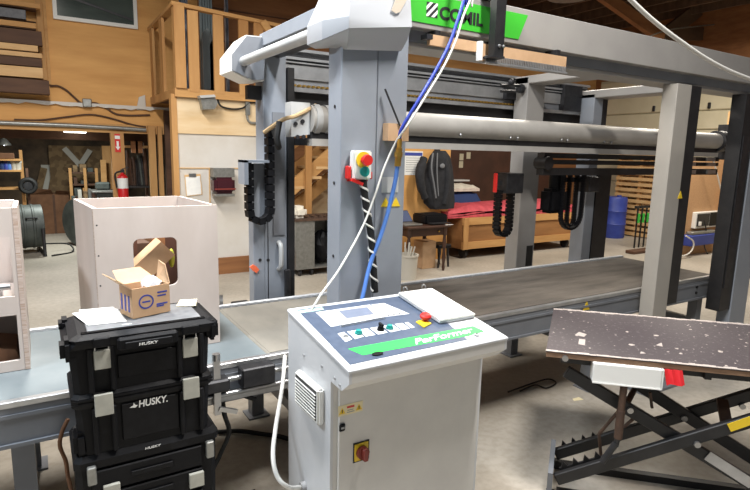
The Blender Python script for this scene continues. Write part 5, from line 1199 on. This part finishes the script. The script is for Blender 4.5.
# ================================================================== ON THE WALL UNDER THE BALCONY
yw = YB+.06; yv = YB+.08
cbx = thing('clipboard', 'clipboard with a white sheet on the wall under the balcony', 'clipboard', (xx(194, 190, yw), yw, zz(194, 196, yw)))
part('board', B().prism([at(a, b, y=yv-.012) for a, b in ((184.5, 175), (200.5, 174), (202.5, 194.5), (186.5, 196.5))], (0, .012, 0)), 'timber_pale', cbx)
part('sheet', B().prism([at(a, b, y=yv-.0155) for a, b in ((185.5, 177), (200, 176), (201.5, 194), (187, 195.8))], (0, .003, 0)), 'paper', cbx)
part('clip', B().box(xx(189, 175, yw), xx(196, 175, yw), yv-.025, yv-.0125, zz(192, 177, yw), zz(192, 173.5, yw)), 'steel', cbx)
ds = thing('towel_dispenser', 'dark maroon paper towel dispenser on the wall under the balcony', 'dispenser', (xx(223, 185, yw), yw-.1, zz(223, 194, yw)))
xa, xb = xx(212.5, 185, yw-.1), xx(233.5, 185, yw-.1); za, zb2 = zz(223, 177, yw-.1), zz(223, 193.5, yw-.1)
part('cover', B().box(xa, xb, yw-.2, yv, zb2, za, bev=.04, seg=3), 'maroon', ds)
part('back_plate', B().box(xa, xb, yw-.16, yv+.002, za+.0005, zz(223, 168, yw-.1)), 'galvanised', ds)
part('paper_roll', B().cyl((xa+.02, yw-.1, za+.06), (xb-.02, yw-.1, za+.06), .055), 'paper', ds, 1)
part('tray', B().box(xa+.01, xb-.01, yw-.19, yw-.01, zb2-.035, zb2-.0005, bev=.005), 'galvanised', ds)
part('push_bar', B().box(xa+.0, xb, yw-.212, yw-.2005, zb2+.06, zb2+.075), 'dark_red', ds)
fl_ = thing('flood_light', 'grey box flood light on the plywood under the balcony edge', 'flood light', (xx(208, 103, yw), yw, zz(208, 110, yw)))
part('housing', B().prism([at(a, b, y=yw-.16) for a, b in ((200, 96.5), (214, 95.5), (218, 103), (215, 109), (203, 109.5))], (0, .12, 0)), 'galvanised', fl_)
part('visor', B().prism([at(a, b, y=yw-.2) for a, b in ((199.5, 95.5), (214.5, 94.5), (216, 97), (201, 98))], (0, .15, 0)), 'light_grey_paint', fl_)
part('mount', B().box(xx(207, 104, yw), xx(212, 104, yw), yw-.0395, yw, zz(210, 106, yw), zz(210, 100, yw)), 'dark_steel', fl_)
solid('light_cable', B().tube([at(a, b, y=yw-.03) for a, b in ((217, 98), (221, 106), (232, 109), (243, 108), (249, 103), (256, 103), (260, 110), (261, 135), (260.5, 160))], .012, 6, 5), 'rubber', 'black cable running from the flood light to the far column', 'cable', 1)
solid('conduit_box', B().box(xx(247, 103, yw)-.03, xx(247, 103, yw)+.03, yw-.04, yw, zz(247, 115, yw), zz(247, 88, yw)).tube([at(247, 114, y=yw-.02), at(248, 120, y=yw-.02), at(252, 123, y=yw-.02), at(262, 123, y=yw-.02)], .018, 8, 4), 'galvanised', 'vertical grey conduit elbow left of the far column', 'conduit')
# ================================================================== STAIRS AND CART BETWEEN THE COLUMNS
ys = 7.7
stx = thing('staircase', 'raw timber stair stringers climbing to the right between the two left columns', 'staircase', (3.4, ys+.3, 0))
def P2(a, b, y): p = at(a, b, y=y); return p
for k, (a, b, y) in enumerate((((284, 195), (345, 142), ys), ((284, 216), (345, 165), ys+.35), ((286, 176), (340, 136), ys+.7))):
    part('stringer', B().bar(P2(*a, y), P2(*b, y), .05, .2), 'timber_x', stx)
for k in range(5):
    q = P2(292+k*11, 186-k*9.5, ys+.35); part('tread', B().box(q.x-.14, q.x+.14, ys-.03, ys+.75, q.z-.02, q.z+.02), 'timber_pale', stx)
part('post', B().box(P2(307, 150, ys).x-.05, P2(307, 150, ys).x+.05, ys-.07, ys-.026, 0, 2.35), 'timber', stx)
part('skirt_board', B().prism([P2(284, 205, ys+.75), P2(345, 158, ys+.75), P2(345, 215, ys+.75), P2(284, 218, ys+.75)], (0, .03, 0)), 'plywood_pale', stx)
part('handrail', B().bar(P2(286, 150, ys+.8), P2(300, 140, ys+.8), .05, .12), 'timber_x', stx)
ct = gx(308, 276); ctz = .78
crt = thing('utility_cart', 'grey metal cart with dark bags inside, between the two left columns', 'cart', (ct.x+.1, ct.y+.3, 0))
x0, x1 = xx(296, 240, ct.y), xx(330, 240, ct.y)+.2; y0, y1 = ct.y, ct.y+.55
xm_ = xx(313, 240, ct.y)
part('shell', B().box(x0, x0+.02, y0, y1, .12, ctz).box(xm_-.01, xm_+.025, y0, y1, .12, ctz).box(x1-.02, x1, y0, y1, .12, ctz).box(x0+.0205, xm_-.0105, y0, y0+.02, .12, ctz).box(x0+.0205, x1-.0205, y1-.02, y1, .12, ctz).box(x0, x1, y0, y1, .1, .1195), 'galvanised', crt)
part('top', B().box(x0-.03, x1+.02, y0-.02, y1+.02, ctz+.0005, ctz+.03), 'rusty_steel', crt)
for x in (x0+.08, x1-.08, xm_):
    part('caster', B().cyl((x-.015, y0+.06, .045), (x+.015, y0+.06, .045), .045, n=14).box(x-.02, x+.02, y0+.03, y0+.09, .06, .0995), 'dark_steel', crt, 1)
    part('caster', B().cyl((x-.015, y1-.06, .045), (x+.015, y1-.06, .045), .045, n=14).box(x-.02, x+.02, y1-.09, y1-.03, .06, .0995), 'dark_steel', crt, 1)
random.seed(23)
bgm = B(); bgm.ball(((xm_+x1)/2, y0+.22, .37), .2, (.72, .8, 1.2), 14)
for v in bgm.bm.verts: v.co += Vector((random.uniform(-.02, .02), random.uniform(-.02, .02), random.uniform(-.02, .02)))
for v in bgm.bm.verts: v.co.z = max(v.co.z, .121)
solid('bin_bag', bgm, 'black_plastic', 'black bin bag stuffed into the open side of the grey cart', 'bag')
solid('rag_pile', B().box(x0+.0, xm_-.05, y0+.05, y0+.3, ctz+.031, ctz+.2, bev=.05, seg=2), 'white_cloth', 'pale folded cloth on the cart top beside the dark guide rail', 'cloth')
tj = B()
for k in range(6): tj.box(x0+.2+k*.09, x0+.26+k*.09, y0+.05, y0+.2, ctz+.031, ctz+.045+.012*(k % 3))
solid('tool_tray', tj.box(x0+.18, x0+.75, y0+.03, y0+.25, ctz+.0305, ctz+.035), 'rusty_steel', 'tray of small rusty parts on the cart top', 'tray')
# ================================================================== LAPTOP TABLE AND JACKET
tb0 = gx(425, 281); tb1 = gx(446, 267)
ty0 = 6.35; ty1 = 6.95; tx0, tx1 = 4.45, xx(450, 224, ty0); tzz = zz(430, 226, ty0)
ta_ = thing('side_table', 'dark wooden table with turned legs, carrying a laptop, against the partition', 'table', ((tx0+tx1)/2, (ty0+ty1)/2, 0))
part('top', B().box(tx0, tx1, ty0-.03, ty1, tzz-.03, tzz, bev=.006), 'dark_table', ta_)
part('apron', B().box(tx0+.05, tx1-.05, ty0+.03, ty0+.05, tzz-.15, tzz-.0305).box(tx0+.05, tx0+.07, ty0+.0505, ty1-.05, tzz-.15, tzz-.0305).box(tx1-.07, tx1-.05, ty0+.0505, ty1-.05, tzz-.15, tzz-.0305), 'dark_table', ta_)
for x in (tx0+.06, tx1-.06):
    for y in (ty0+.04, ty1-.06):
        part('leg', B().lathe((x, y, 0), [(.018, 0), (.025, .05), (.018, .1), (.03, .2), (.022, .3), (.033, .42), (.02, tzz-.17), (.035, tzz-.15), (.035, tzz-.0305)], 12), 'dark_table', ta_, 1)
part('drawer_knob', B().ball(((tx0+tx1)/2+.2, ty0+.02, tzz-.09), .016), 'brass', ta_, 1)
lp = thing('laptop', 'open grey laptop at the left end of the dark table', 'laptop', (xx(412, 223, ty0+.2), ty0+.2, tzz))
lx0, lx1 = xx(405, 222, ty0+.1), xx(423, 222, ty0+.1)
part('keyboard_base', B().box(lx0, lx1, ty0+.1, ty0+.34, tzz+.001, tzz+.02, bev=.004), 'galvanised', lp)
part('screen_lid', B().prism([(lx0, ty0+.34, tzz+.021), (lx1, ty0+.34, tzz+.021), (lx1-.05, ty0+.44, tzz+.19), (lx0-.05, ty0+.44, tzz+.19)], (0, .012, 0)), 'dark_steel', lp)
part('screen', B().prism([(lx0+.015, ty0+.345, tzz+.035), (lx1-.015, ty0+.345, tzz+.035), (lx1-.06, ty0+.432, tzz+.18), (lx0-.035, ty0+.432, tzz+.18)], (0, -.002, 0)), 'laptop_screen', lp)
x0, x1 = xx(424, 215, ty0+.2), xx(446, 215, ty0+.2)
pbx = thing('printer', 'low black printer on the dark table, right of the laptop', 'printer', ((x0+x1)/2, ty0+.3, tzz))
part('body', B().box(x0, x1, ty0+.15, ty0+.5, tzz+.001, tzz+.14, bev=.02, seg=2), 'black_plastic', pbx)
part('paper_tray', B().box(x0+.03, x1-.03, ty0+.03, ty0+.1495, tzz+.015, tzz+.025), 'dark_steel', pbx)
solid('paper_sheet', B().box(xx(437, 224, ty0), xx(446, 224, ty0), ty0+.0, ty0+.13, tzz+.001, tzz+.003) if 0 else B().box(x1-.16, x1-.02, ty0-.01, ty0+.025, tzz, tzz+.003), 'paper', 'loose sheet at the right end of the dark table', 'paper')
# sheet notice and the jacket on the partition
e0, e1 = at(404.5, 151, y=YP), at(422, 175, y=YP)
nt_ = thing('notice', 'white printed notice with a blue heading on the plywood partition', 'notice', ((e0.x+e1.x)/2, YP-.003, e1.z))
part('sheet', B().box(e0.x, e1.x, YP-.004, YP, e1.z, e0.z), 'paper', nt_)
part('heading', B().box(e0.x+.01, e1.x-.01, YP-.0055, YP-.0042, e0.z-.07, e0.z-.02), 'print_blue', nt_)
lt_ = B()
for k in range(7): lt_.box(e0.x+.03, e1.x-.03-.02*(k % 3), YP-.0055, YP-.0042, e0.z-.11-k*.035, e0.z-.1-k*.035)
part('print_line', lt_, 'print_grey', nt_)
jk = thing('jacket', 'black hooded jacket with grey lining hung on the edge of the plywood partition', 'jacket', at(434, 150, y=YP-.1))
yj = YP-.02
def jr(l, r, py, d): 
    a, b = at(l, py, y=yj), at(r, py, y=yj); c = (a+b)/2; w = (b-a).length/2; n = 16
    return [(c.x+w*math.cos(2*PI*k/n), yj-.11-d*math.sin(2*PI*k/n)*(1+.15*math.sin(k*2.3)), c.z) for k in range(n)]
part('body', B().loft([jr(430, 441, 150.5, .05), jr(426, 445, 156, .08), jr(422, 447.5, 166, .1), jr(418.5, 449, 180, .105), jr(418, 449.5, 193, .1), jr(420, 450, 202, .1), jr(426, 449, 208, .08)]), 'denim_dark', jk, 1)
part('sleeve', B().tube([at(424, 158, y=yj-.16), at(420, 172, y=yj-.2), at(421, 186, y=yj-.21), at(425, 198, y=yj-.2)], [.06, .075, .07, .055], 10, 4), 'denim_dark', jk, 1)
part('sleeve', B().tube([at(444, 158, y=yj-.16), at(447, 172, y=yj-.2), at(447, 188, y=yj-.21), at(444, 204, y=yj-.2)], [.05, .06, .055, .05], 10, 4), 'denim_dark', jk, 1)
part('lining', B().tube([at(433, 153, y=yj-.23), at(431.5, 168, y=yj-.25), at(434, 184, y=yj-.25), at(436, 198, y=yj-.24)], .014, 6, 4), 'grey_lining', jk, 1)
part('zip', B().tube([at(437.5, 153, y=yj-.23), at(437, 172, y=yj-.25), at(438.5, 196, y=yj-.25)], .01, 6, 4), 'grey_lining', jk, 1)
part('hood_patch', B().ball(at(442.5, 166, y=yj-.24), .05, (1, .4, .8)), 'grey_lining', jk, 1)
part('hook', B().box(at(435, 150, y=YP).x-.015, at(435, 150, y=YP).x+.015, YP-.12, YP, at(435, 150, y=YP).z-.02, at(435, 150, y=YP).z+.02), 'dark_steel', jk)
# bucket and post under the table
bq = gx(410, 277)
bq.x -= .1; bq.y -= .06
bkt = thing('bucket', 'grey bucket full of scrap standing left of the dark table', 'bucket', (bq.x, bq.y-.0, 0))
part('shell', B().lathe((bq.x, bq.y, 0), [(.13, 0), (.15, .32), (.16, .325), (.16, .35), (.14, .35), (.14, .3), (0, .29)], 20), 'bucket_grey', bkt, 1)
random.seed(31); scp = B()
for k in range(9): a = random.random()*6; scp.bar((bq.x+.08*math.cos(a), bq.y+.08*math.sin(a), .3), (bq.x+.13*math.cos(a), bq.y+.1*math.sin(a), .44+random.random()*.08), .02, .012)
part('scrap', scp, 'bucket_grey', bkt)
x0, x1 = xx(421, 250, ty0+.3), xx(434, 250, ty0+.3)
solid('carton', B().box(x0, x1, ty0+.25, ty0+.5, 0, .42, bev=.004), 'cardboard', 'tan carton under the dark table', 'carton')
st_ = thing('stool', 'dark low stool under the right end of the table', 'stool', (xx(441, 250, ty0+.35), ty0+.35, 0))
x = xx(441, 250, ty0+.3); part('seat', B().box(x-.13, x+.13, ty0+.2, ty0+.5, .3, .36, bev=.015), 'black_plastic', st_)
for dx in (-.1, .1):
    for dy in (.23, .46): part('leg', B().bar((x+dx*.7, ty0+dy, .2995), (x+dx, ty0+dy, 0), .025), 'dark_steel', st_)
# ================================================================== CRATE WITH THE PINK BAG
cq = gx(490, 247); cy0 = 6.95
cx0, cx1 = xx(462, 230, cy0), xx(579, 230, cy0); czt, czb = zz(500, 216, cy0), .17
cr_ = thing('rolling_crate', 'long plywood crate on casters behind the bed, under the pink sack', 'crate', ((cx0+cx1)/2, cy0+.6, 0))
part('box', B().box(cx0, cx1, cy0, cy0+1.2, czb, czt), 'crate_wood', cr_)
for z in (czb+.0, czt-.12): part('batten', B().box(cx0, cx1, cy0-.03, cy0-.0005, z, z+.12), 'timber_x', cr_)
for x in (cx0, (cx0*.6+cx1*.4), cx1-.1): part('batten', B().box(x, x+.1, cy0-.055, cy0-.0305, czb, czt), 'timber', cr_)
for x in (cx0+.15, (cx0+cx1)/2, cx1-.25):
    for y in (cy0+.12, cy0+1.05):
        part('caster', B().cyl((x-.03, y, .085), (x+.03, y, .085), .085, n=16).box(x-.05, x+.05, y-.04, y+.06, .12, .169), 'dark_steel', cr_, 1)
def lump(name, x0, x1, y0, y1, z0, z1, m_, lab, cat, sd, amp=.03, cuts=6):
    random.seed(sd); b = B(); b.box(x0, x1, y0, y1, z0, z1)
    bmesh.ops.subdivide_edges(b.bm, edges=b.bm.edges[:], cuts=cuts, use_grid_fill=True)
    cx, cyy, hx, hy = (x0+x1)/2, (y0+y1)/2, (x1-x0)/2, (y1-y0)/2
    for v in b.bm.verts:
        u = max(abs((v.co.x-cx)/hx)**4, abs((v.co.y-cyy)/hy)**4)
        t = (v.co.z-z0)/(z1-z0)
        v.co.z = z0+(v.co.z-z0)*(1-.55*u)+t*random.uniform(-amp, amp)*.6
        if 0 < t < 1: v.co.x += (v.co.x-cx)*.03; v.co.y += (v.co.y-cyy)*.03
    return solid(name, b, m_, lab, cat, 60)
px0, px1 = xx(446, 210, cy0+.1), xx(577, 210, cy0+.1)
zc0, zc1 = czt+.002, zz(490, 204, cy0+.1)
lump('sack', max(px0, cx0-.25), px1, cy0+.02, cy0+.8, zc0, zc1, 'pink_cloth', 'long red-pink sack lying along the top of the crate', 'sack', 2, .07, 9)
x0, x1 = xx(444, 195, cy0+.9), xx(482, 195, cy0+.9); zA_ = zz(465, 199.5, cy0+.5)
zA_ = max(zA_, zc1-.03)
lump('folded_tarp', x0, x1, cy0+.84, cy0+1.3, czt+.002, zz(465, 191.5, cy0+.84), 'navy_cloth', 'navy blue folded tarpaulin behind the pink sack', 'tarpaulin', 6, .03)
lump('folded_sheet', x0+.05, x1-.12, cy0+.86, cy0+1.26, zz(465, 191.5, cy0+.84)+.001, zz(465, 184.0, cy0+.84), 'white_cloth', 'cream folded sheet on top of the navy tarpaulin', 'sheet', 8, .03)
# cards on the hardboard
for k, (px, py, lab) in enumerate(((461.5, 157, 'white card, left of the upper pair on the brown sheet'), (468.5, 155.5, 'white card, right of the upper pair on the brown sheet'), (461, 164.5, 'white card below the upper pair on the brown sheet'))):
    p = at(px, py, y=9.235); solid('wall_card', B().box(p.x-.055, p.x+.055, 9.232, 9.2385, p.z-.07, p.z+.07), 'cream_panel', lab, 'card', group='cards on the brown sheet')
p = at(460, 180, y=9.2); solid('wall_shelf', B().box(p.x-.35, p.x+.1, 9.0, 9.2385, p.z-.015, p.z+.015), 'paper', 'narrow white ledge low on the brown sheet beside the jacket', 'ledge')
# ================================================================== FAR RIGHT
dq = gx(624, 239)
dr = thing('drum', 'blue plastic drum standing by the pallets at the far right', 'drum', (dq.x+.15, dq.y+.3, 0))
rr = (at(634, 230, y=dq.y).x-at(611, 230, y=dq.y).x)/2*.62; hd = zz(622, 197, dq.y+.2)
part('shell', B().lathe((dq.x, dq.y+.3, 0), [(rr*.94, 0), (rr, .03), (rr, hd*.32), (rr*1.04, hd*.34), (rr, hd*.36), (rr, hd*.64), (rr*1.04, hd*.66), (rr, hd*.68), (rr, hd*.95), (rr*.93, hd)], 28), 'blue_plastic', dr, 1)
part('bung', B().cyl((dq.x+rr*.5, dq.y+.3, hd), (dq.x+rr*.5, dq.y+.3, hd+.03), .05), 'blue_plastic', dr, 1)
pq = at(648, 240, z=0)
for k in range(3):
    ox = pq.x+.12+k*.17; oy = pq.y+.35
    pt = thing('pallet', ('raw timber pallet standing on edge, nearest of the row by the blue drum', 'middle pallet of the row standing by the blue drum', 'rearmost pallet of the row standing by the blue drum')[k], 'pallet', (ox, oy, 0), group='pallets standing by the drum')
    for z in range(16 if k == 0 else 9):
        st_h = 1.95/(16 if k == 0 else 9)
        part('slat', B().box(ox, ox+.022, oy-.45, oy+.65, .03+z*st_h, .03+z*st_h+(.07 if k == 0 else .095)), 'timber_pale', pt)
    for yy2 in (oy-.5, oy+.05, oy+.58): part('stringer', B().box(ox+.0225, ox+.12, yy2, yy2+.06, 0, 2.0), 'timber', pt)
# rack of clamps with green grips
gq = gx(638, 245)
for k in range(4):
    a = at(634+k*4.5, 248-k*.6, z=0); lab = ('clamp with a green grip, leftmost of the four leaning before the pallets', 'clamp with a green grip, second from the left before the pallets', 'clamp with a green grip, third from the left before the pallets', 'clamp with a dark grip, rightmost of the four leaning before the pallets')[k]
    cl_ = thing('bar_clamp', lab, 'clamp', (a.x, a.y, 0), group='clamps leaning before the pallets')
    part('bar', B().box(a.x-.015, a.x+.015, a.y-.01, a.y+.01, 0, .78), 'dark_steel', cl_)
    part('jaw', B().box(a.x-.09, a.x+.04, a.y-.018, a.y+.018, .78, .83), 'dark_steel', cl_)
    part('grip', B().cyl((a.x+.0, a.y-.035, .5), (a.x, a.y-.035, .68), .024), 'green_grip' if k < 3 else 'black_plastic', cl_, 1)
a = gx(630, 251)
solid('clamp_tray', B().box(a.x-.3, a.x+.7, a.y-.28, a.y-.1, 0, .06, bev=.01), 'timber_dark', 'low dark tray on the floor in front of the clamps', 'tray')
# tan particleboard partition with power strips
bq = at(681, 262, z=0); yb_ = 5.5
bx0_2, bx1_2 = xx(676, 200, yb_), xx(716, 200, yb_)+.1
solid('particleboard_sheet', B().box(bx0_2, bx1_2, yb_, yb_+.03, 0, zz(690, 158, yb_)), 'particleboard', 'tall tan particleboard sheet standing beyond the right end of the bed', 'sheet')
solid('timber_post', B().box(bx1_2+.02, bx1_2+.14, yb_-.12, yb_+.04, 0, zz(718, 110, yb_)), 'timber_pale', 'pale timber post at the right edge of the particleboard sheet', 'post')
e0, e1 = at(692.5, 212, y=yb_), at(714, 226, y=yb_)
pw = thing('power_box', 'open white power box with black meters on the particleboard sheet', 'power box', ((e0.x+e1.x)/2, yb_-.05, e1.z))
part('case', B().box(e0.x, e1.x, yb_-.08, yb_-.0005, e1.z, e0.z, bev=.008), 'white_plastic', pw)
part('meter', B().box(e0.x+.03, (e0.x+e1.x)/2+.02, yb_-.1, yb_-.0805, e1.z+.04, e0.z-.03, bev=.005), 'dark_steel', pw)
part('socket', B().box((e0.x+e1.x)/2+.06, e1.x-.03, yb_-.09, yb_-.0805, e1.z+.03, e0.z-.02), 'black_plastic', pw)
part('plug', B().box(e0.x+.06, e0.x+.11, yb_-.13, yb_-.1005, e1.z+.06, e1.z+.13), 'white_plastic', pw)
e0, e1 = at(683, 233.5, y=yb_), at(709, 242, y=yb_)
bx2 = thing('blue_tray', 'blue tool tray fixed on the particleboard sheet under the power box', 'tray', ((e0.x+e1.x)/2, yb_-.1, e1.z))
part('bin', B().box(e0.x, e1.x, yb_-.17, yb_-.0005, e1.z, e0.z-.02, bev=.015), 'blue_plastic', bx2)
part('contents', B().box(e0.x+.04, e1.x-.1, yb_-.15, yb_-.03, e0.z-.0195, e0.z+.04, bev=.015), 'galvanised', bx2)
part('label', B().box(e1.x-.1, e1.x-.02, yb_-.174, yb_-.1705, e1.z+.02, e0.z-.05), 'paper', bx2)
solid('loop_cable', B().tube([at(a, b, y=yb_-.2) for a, b in ((710, 150), (716, 170), (722, 195), (725, 215), (719, 240), (712, 255))], .014, 8, 5), 'rope_white', 'pale cable hanging down beside the right guide rail', 'cable', 1)
solid('loop_cable', B().tube([at(a, b, y=yb_-.2) for a, b in ((686, 236), (693, 241), (693, 248), (688, 254), (680, 256), (672, 254))], .013, 8, 5), 'rope_white', 'pale cable looped below the blue tray', 'cable', 1)
solid('loop_cable', B().tube([at(a, b, y=yb_-.13) for a, b in ((704, 220), (706, 230), (704, 243), (708, 254), (720, 258))], .011, 8, 5), 'dark_steel', 'dark cable dropping from the power box', 'cable', 1)
# timber shelf at the right edge and a red clamp
rx0 = xx(748, 260, 4.0)+.3
bn = thing('workbench', 'timber workbench partly visible at the right edge', 'workbench', (rx0+.5, 4.3, 0))
bzt = zz(745, 236, 4.0)
part('top', B().box(rx0-.05, rx0+1.6, 4.0, 4.5, bzt-.05, bzt), 'timber_pale', bn)
part('front_panel', B().box(rx0-.02, rx0+1.6, 4.05, 4.08, .25, bzt-.0505), 'particleboard', bn)
for x in (rx0, rx0+1.4): part('leg', B().box(x, x+.1, 4.09, 4.19, 0, bzt-.0505), 'timber', bn)
solid('hold_down', B().tube([at(a, b, y=3.95) for a, b in ((737, 281), (744, 275), (752, 277), (748, 285), (738, 286))], .03, 8, 4), 'dark_steel', 'bent dark steel handle beside the lower end of the right post', 'handle', 1)
solid('wall_timber', B().box(xx(697, 120, 7.6), xx(716, 120, 7.6)+.3, 7.6, 7.7, 1.2, zz(700, 116, 7.6)).box(xx(697, 120, 7.6), xx(716, 120, 7.6)+.3, 7.58, 7.6, zz(700, 125, 7.6), zz(700, 121, 7.6)), 'osb_brown', 'brown crate board above the right end of the white tube', 'board') if 0 else None
yy_ = 7.4
sr = thing('shelf_unit', 'brown timber shelf below the garage door at the far right', 'shelf', (xx(706, 130, yy_), yy_, 0))
x0, x1 = xx(694, 130, yy_), xx(722, 130, yy_)
for py in (121, 125, 130): part('shelf', B().box(x0, x1, yy_, yy_+.4, zz(705, py, yy_)-.03, zz(705, py, yy_)), 'timber_x' if py != 125 else 'hardboard', sr)
for x in (x0-.06, x1): part('upright', B().box(x, x+.06, yy_, yy_+.4, 0, zz(705, 117, yy_)), 'timber', sr)
part('back', B().box(x0, x1, yy_+.401, yy_+.43, .0, zz(705, 118, yy_)), 'plywood', sr)
# lamp shade under the ceiling and a truss brace
lq = at(568, -2, y=5.0)
hl = thing('high_bay_lamp', 'grey high-bay lamp shade just under the top edge, above the beam', 'lamp', (lq.x, 5.0, lq.z))
part('shade', B().lathe((lq.x, 5.0, lq.z), [(.25, 0), (.24, .03), (.12, .2), (.07, .3)], 24), 'galvanised', hl, 1)
part('rod', B().cyl((lq.x, 5.0, lq.z+.3), (lq.x, 5.0, ZC), .015), 'dark_steel', hl)
tq0, tq1 = at(598, -8, y=6.6), at(662, 38, y=6.6); tq0 = tq0+(tq0-tq1).normalized()*((ZC-tq0.z)/((tq0-tq1).normalized().z))
solid('truss_brace', B().bar(tq0, tq1, .1, .2), 'osb_brown', 'thick timber brace slanting under the dark ceiling at the upper right', 'brace')
tq0, tq1 = at(700, 8, y=6.7), at(664, 36, y=6.7)
solid('truss_plate', B().bar(tq0, tq1, .06, .3).bar(at(664, 34, y=6.72), at(760, 34, y=6.72), .06, .25), 'ceiling_wood', 'dark truss chord behind the timber brace', 'truss')
solid('ceiling_wire', B().tube([at(a, b, y=6.5) for a, b in ((645, 38), (668, 30), (700, 26), (735, 22), (765, 14))], .014, 6, 5), 'galvanised', 'thin wire strung below the dark ceiling at the upper right', 'wire', 1)

for k, (a, b, w, lab) in enumerate(((604, 391, .08, 'tan paint mark on the floor left of the lift table, nearer the bed'), (594, 401, .05, 'small tan paint mark on the floor, nearer the lift table'))):
    p = at(a-20, b, z=0); solid('floor_tape', B().prism([(p.x, p.y, 0), (p.x+w*1.6, p.y-.02, 0), (p.x+w*1.7, p.y+w*.5, 0), (p.x+.02, p.y+w*.6, 0)], (0, 0, .0015)), 'cream_sticker', lab, 'tape')
solid('loose_wire', B().tube([at(a, b, z=.012) for a, b in ((520, 391), (535, 385), (546, 388), (556, 383), (548, 379), (530, 384), (508, 392))], .006, 6, 5), 'rubber', 'thin black wire curled on the floor before the bed, left of the lift table', 'wire', 1)
# ================================================================== LIGHT
def area(name, loc, sx, sy, power, col, rot=(0, 0, 0)):
    l = bpy.data.lights.new(name, 'AREA'); l.shape = 'RECTANGLE'; l.size = sx; l.size_y = sy; l.energy = power; l.color = col
    o = bpy.data.objects.new(name, l); o.location = loc; o.rotation_euler = rot; C.objects.link(o); return o
area('workshop_light_front', (.3, 2.05, 4.35), .3, 1.2, 165, (.9, .95, 1))
area('added_side_fill', (-1.9, 2.0, 4.2), .3, 1.2, 140, (.8, .9, 1))  # unseen fill lamp, added to brighten the faces turned left
area('workshop_light_right', (1.95, .95, 4.4), .25, .9, 190, (1, .96, .91))
area('workshop_light_left', (.1, 4.7, 4.5), .4, 2.0, 250, (1, .95, .88))
area('workshop_light_middle', (5.2, 4.6, 4.1), .4, 1.6, 130, (1, .92, .8))
area('workshop_light_far', (9.4, 4.6, 4.1), .4, 1.8, 200, (1, .92, .8))
area('storage_light', (.4, 10.6, 2.15), .6, .4, 60, (.95, 1, .95))
w = bpy.data.worlds.new('world'); bpy.context.scene.world = w; w.use_nodes = True
bg = w.node_tree.nodes['Background']; bg.inputs['Color'].default_value = (.86, .92, 1, 1); bg.inputs['Strength'].default_value = .15
vs = bpy.context.scene.view_settings
vs.view_transform = 'Standard'; vs.look = 'None'; vs.gamma = 1; vs.use_curve_mapping = False; vs.exposure = .0
bpy.context.scene.cycles.max_bounces = 8 if hasattr(bpy.context.scene, 'cycles') else 8
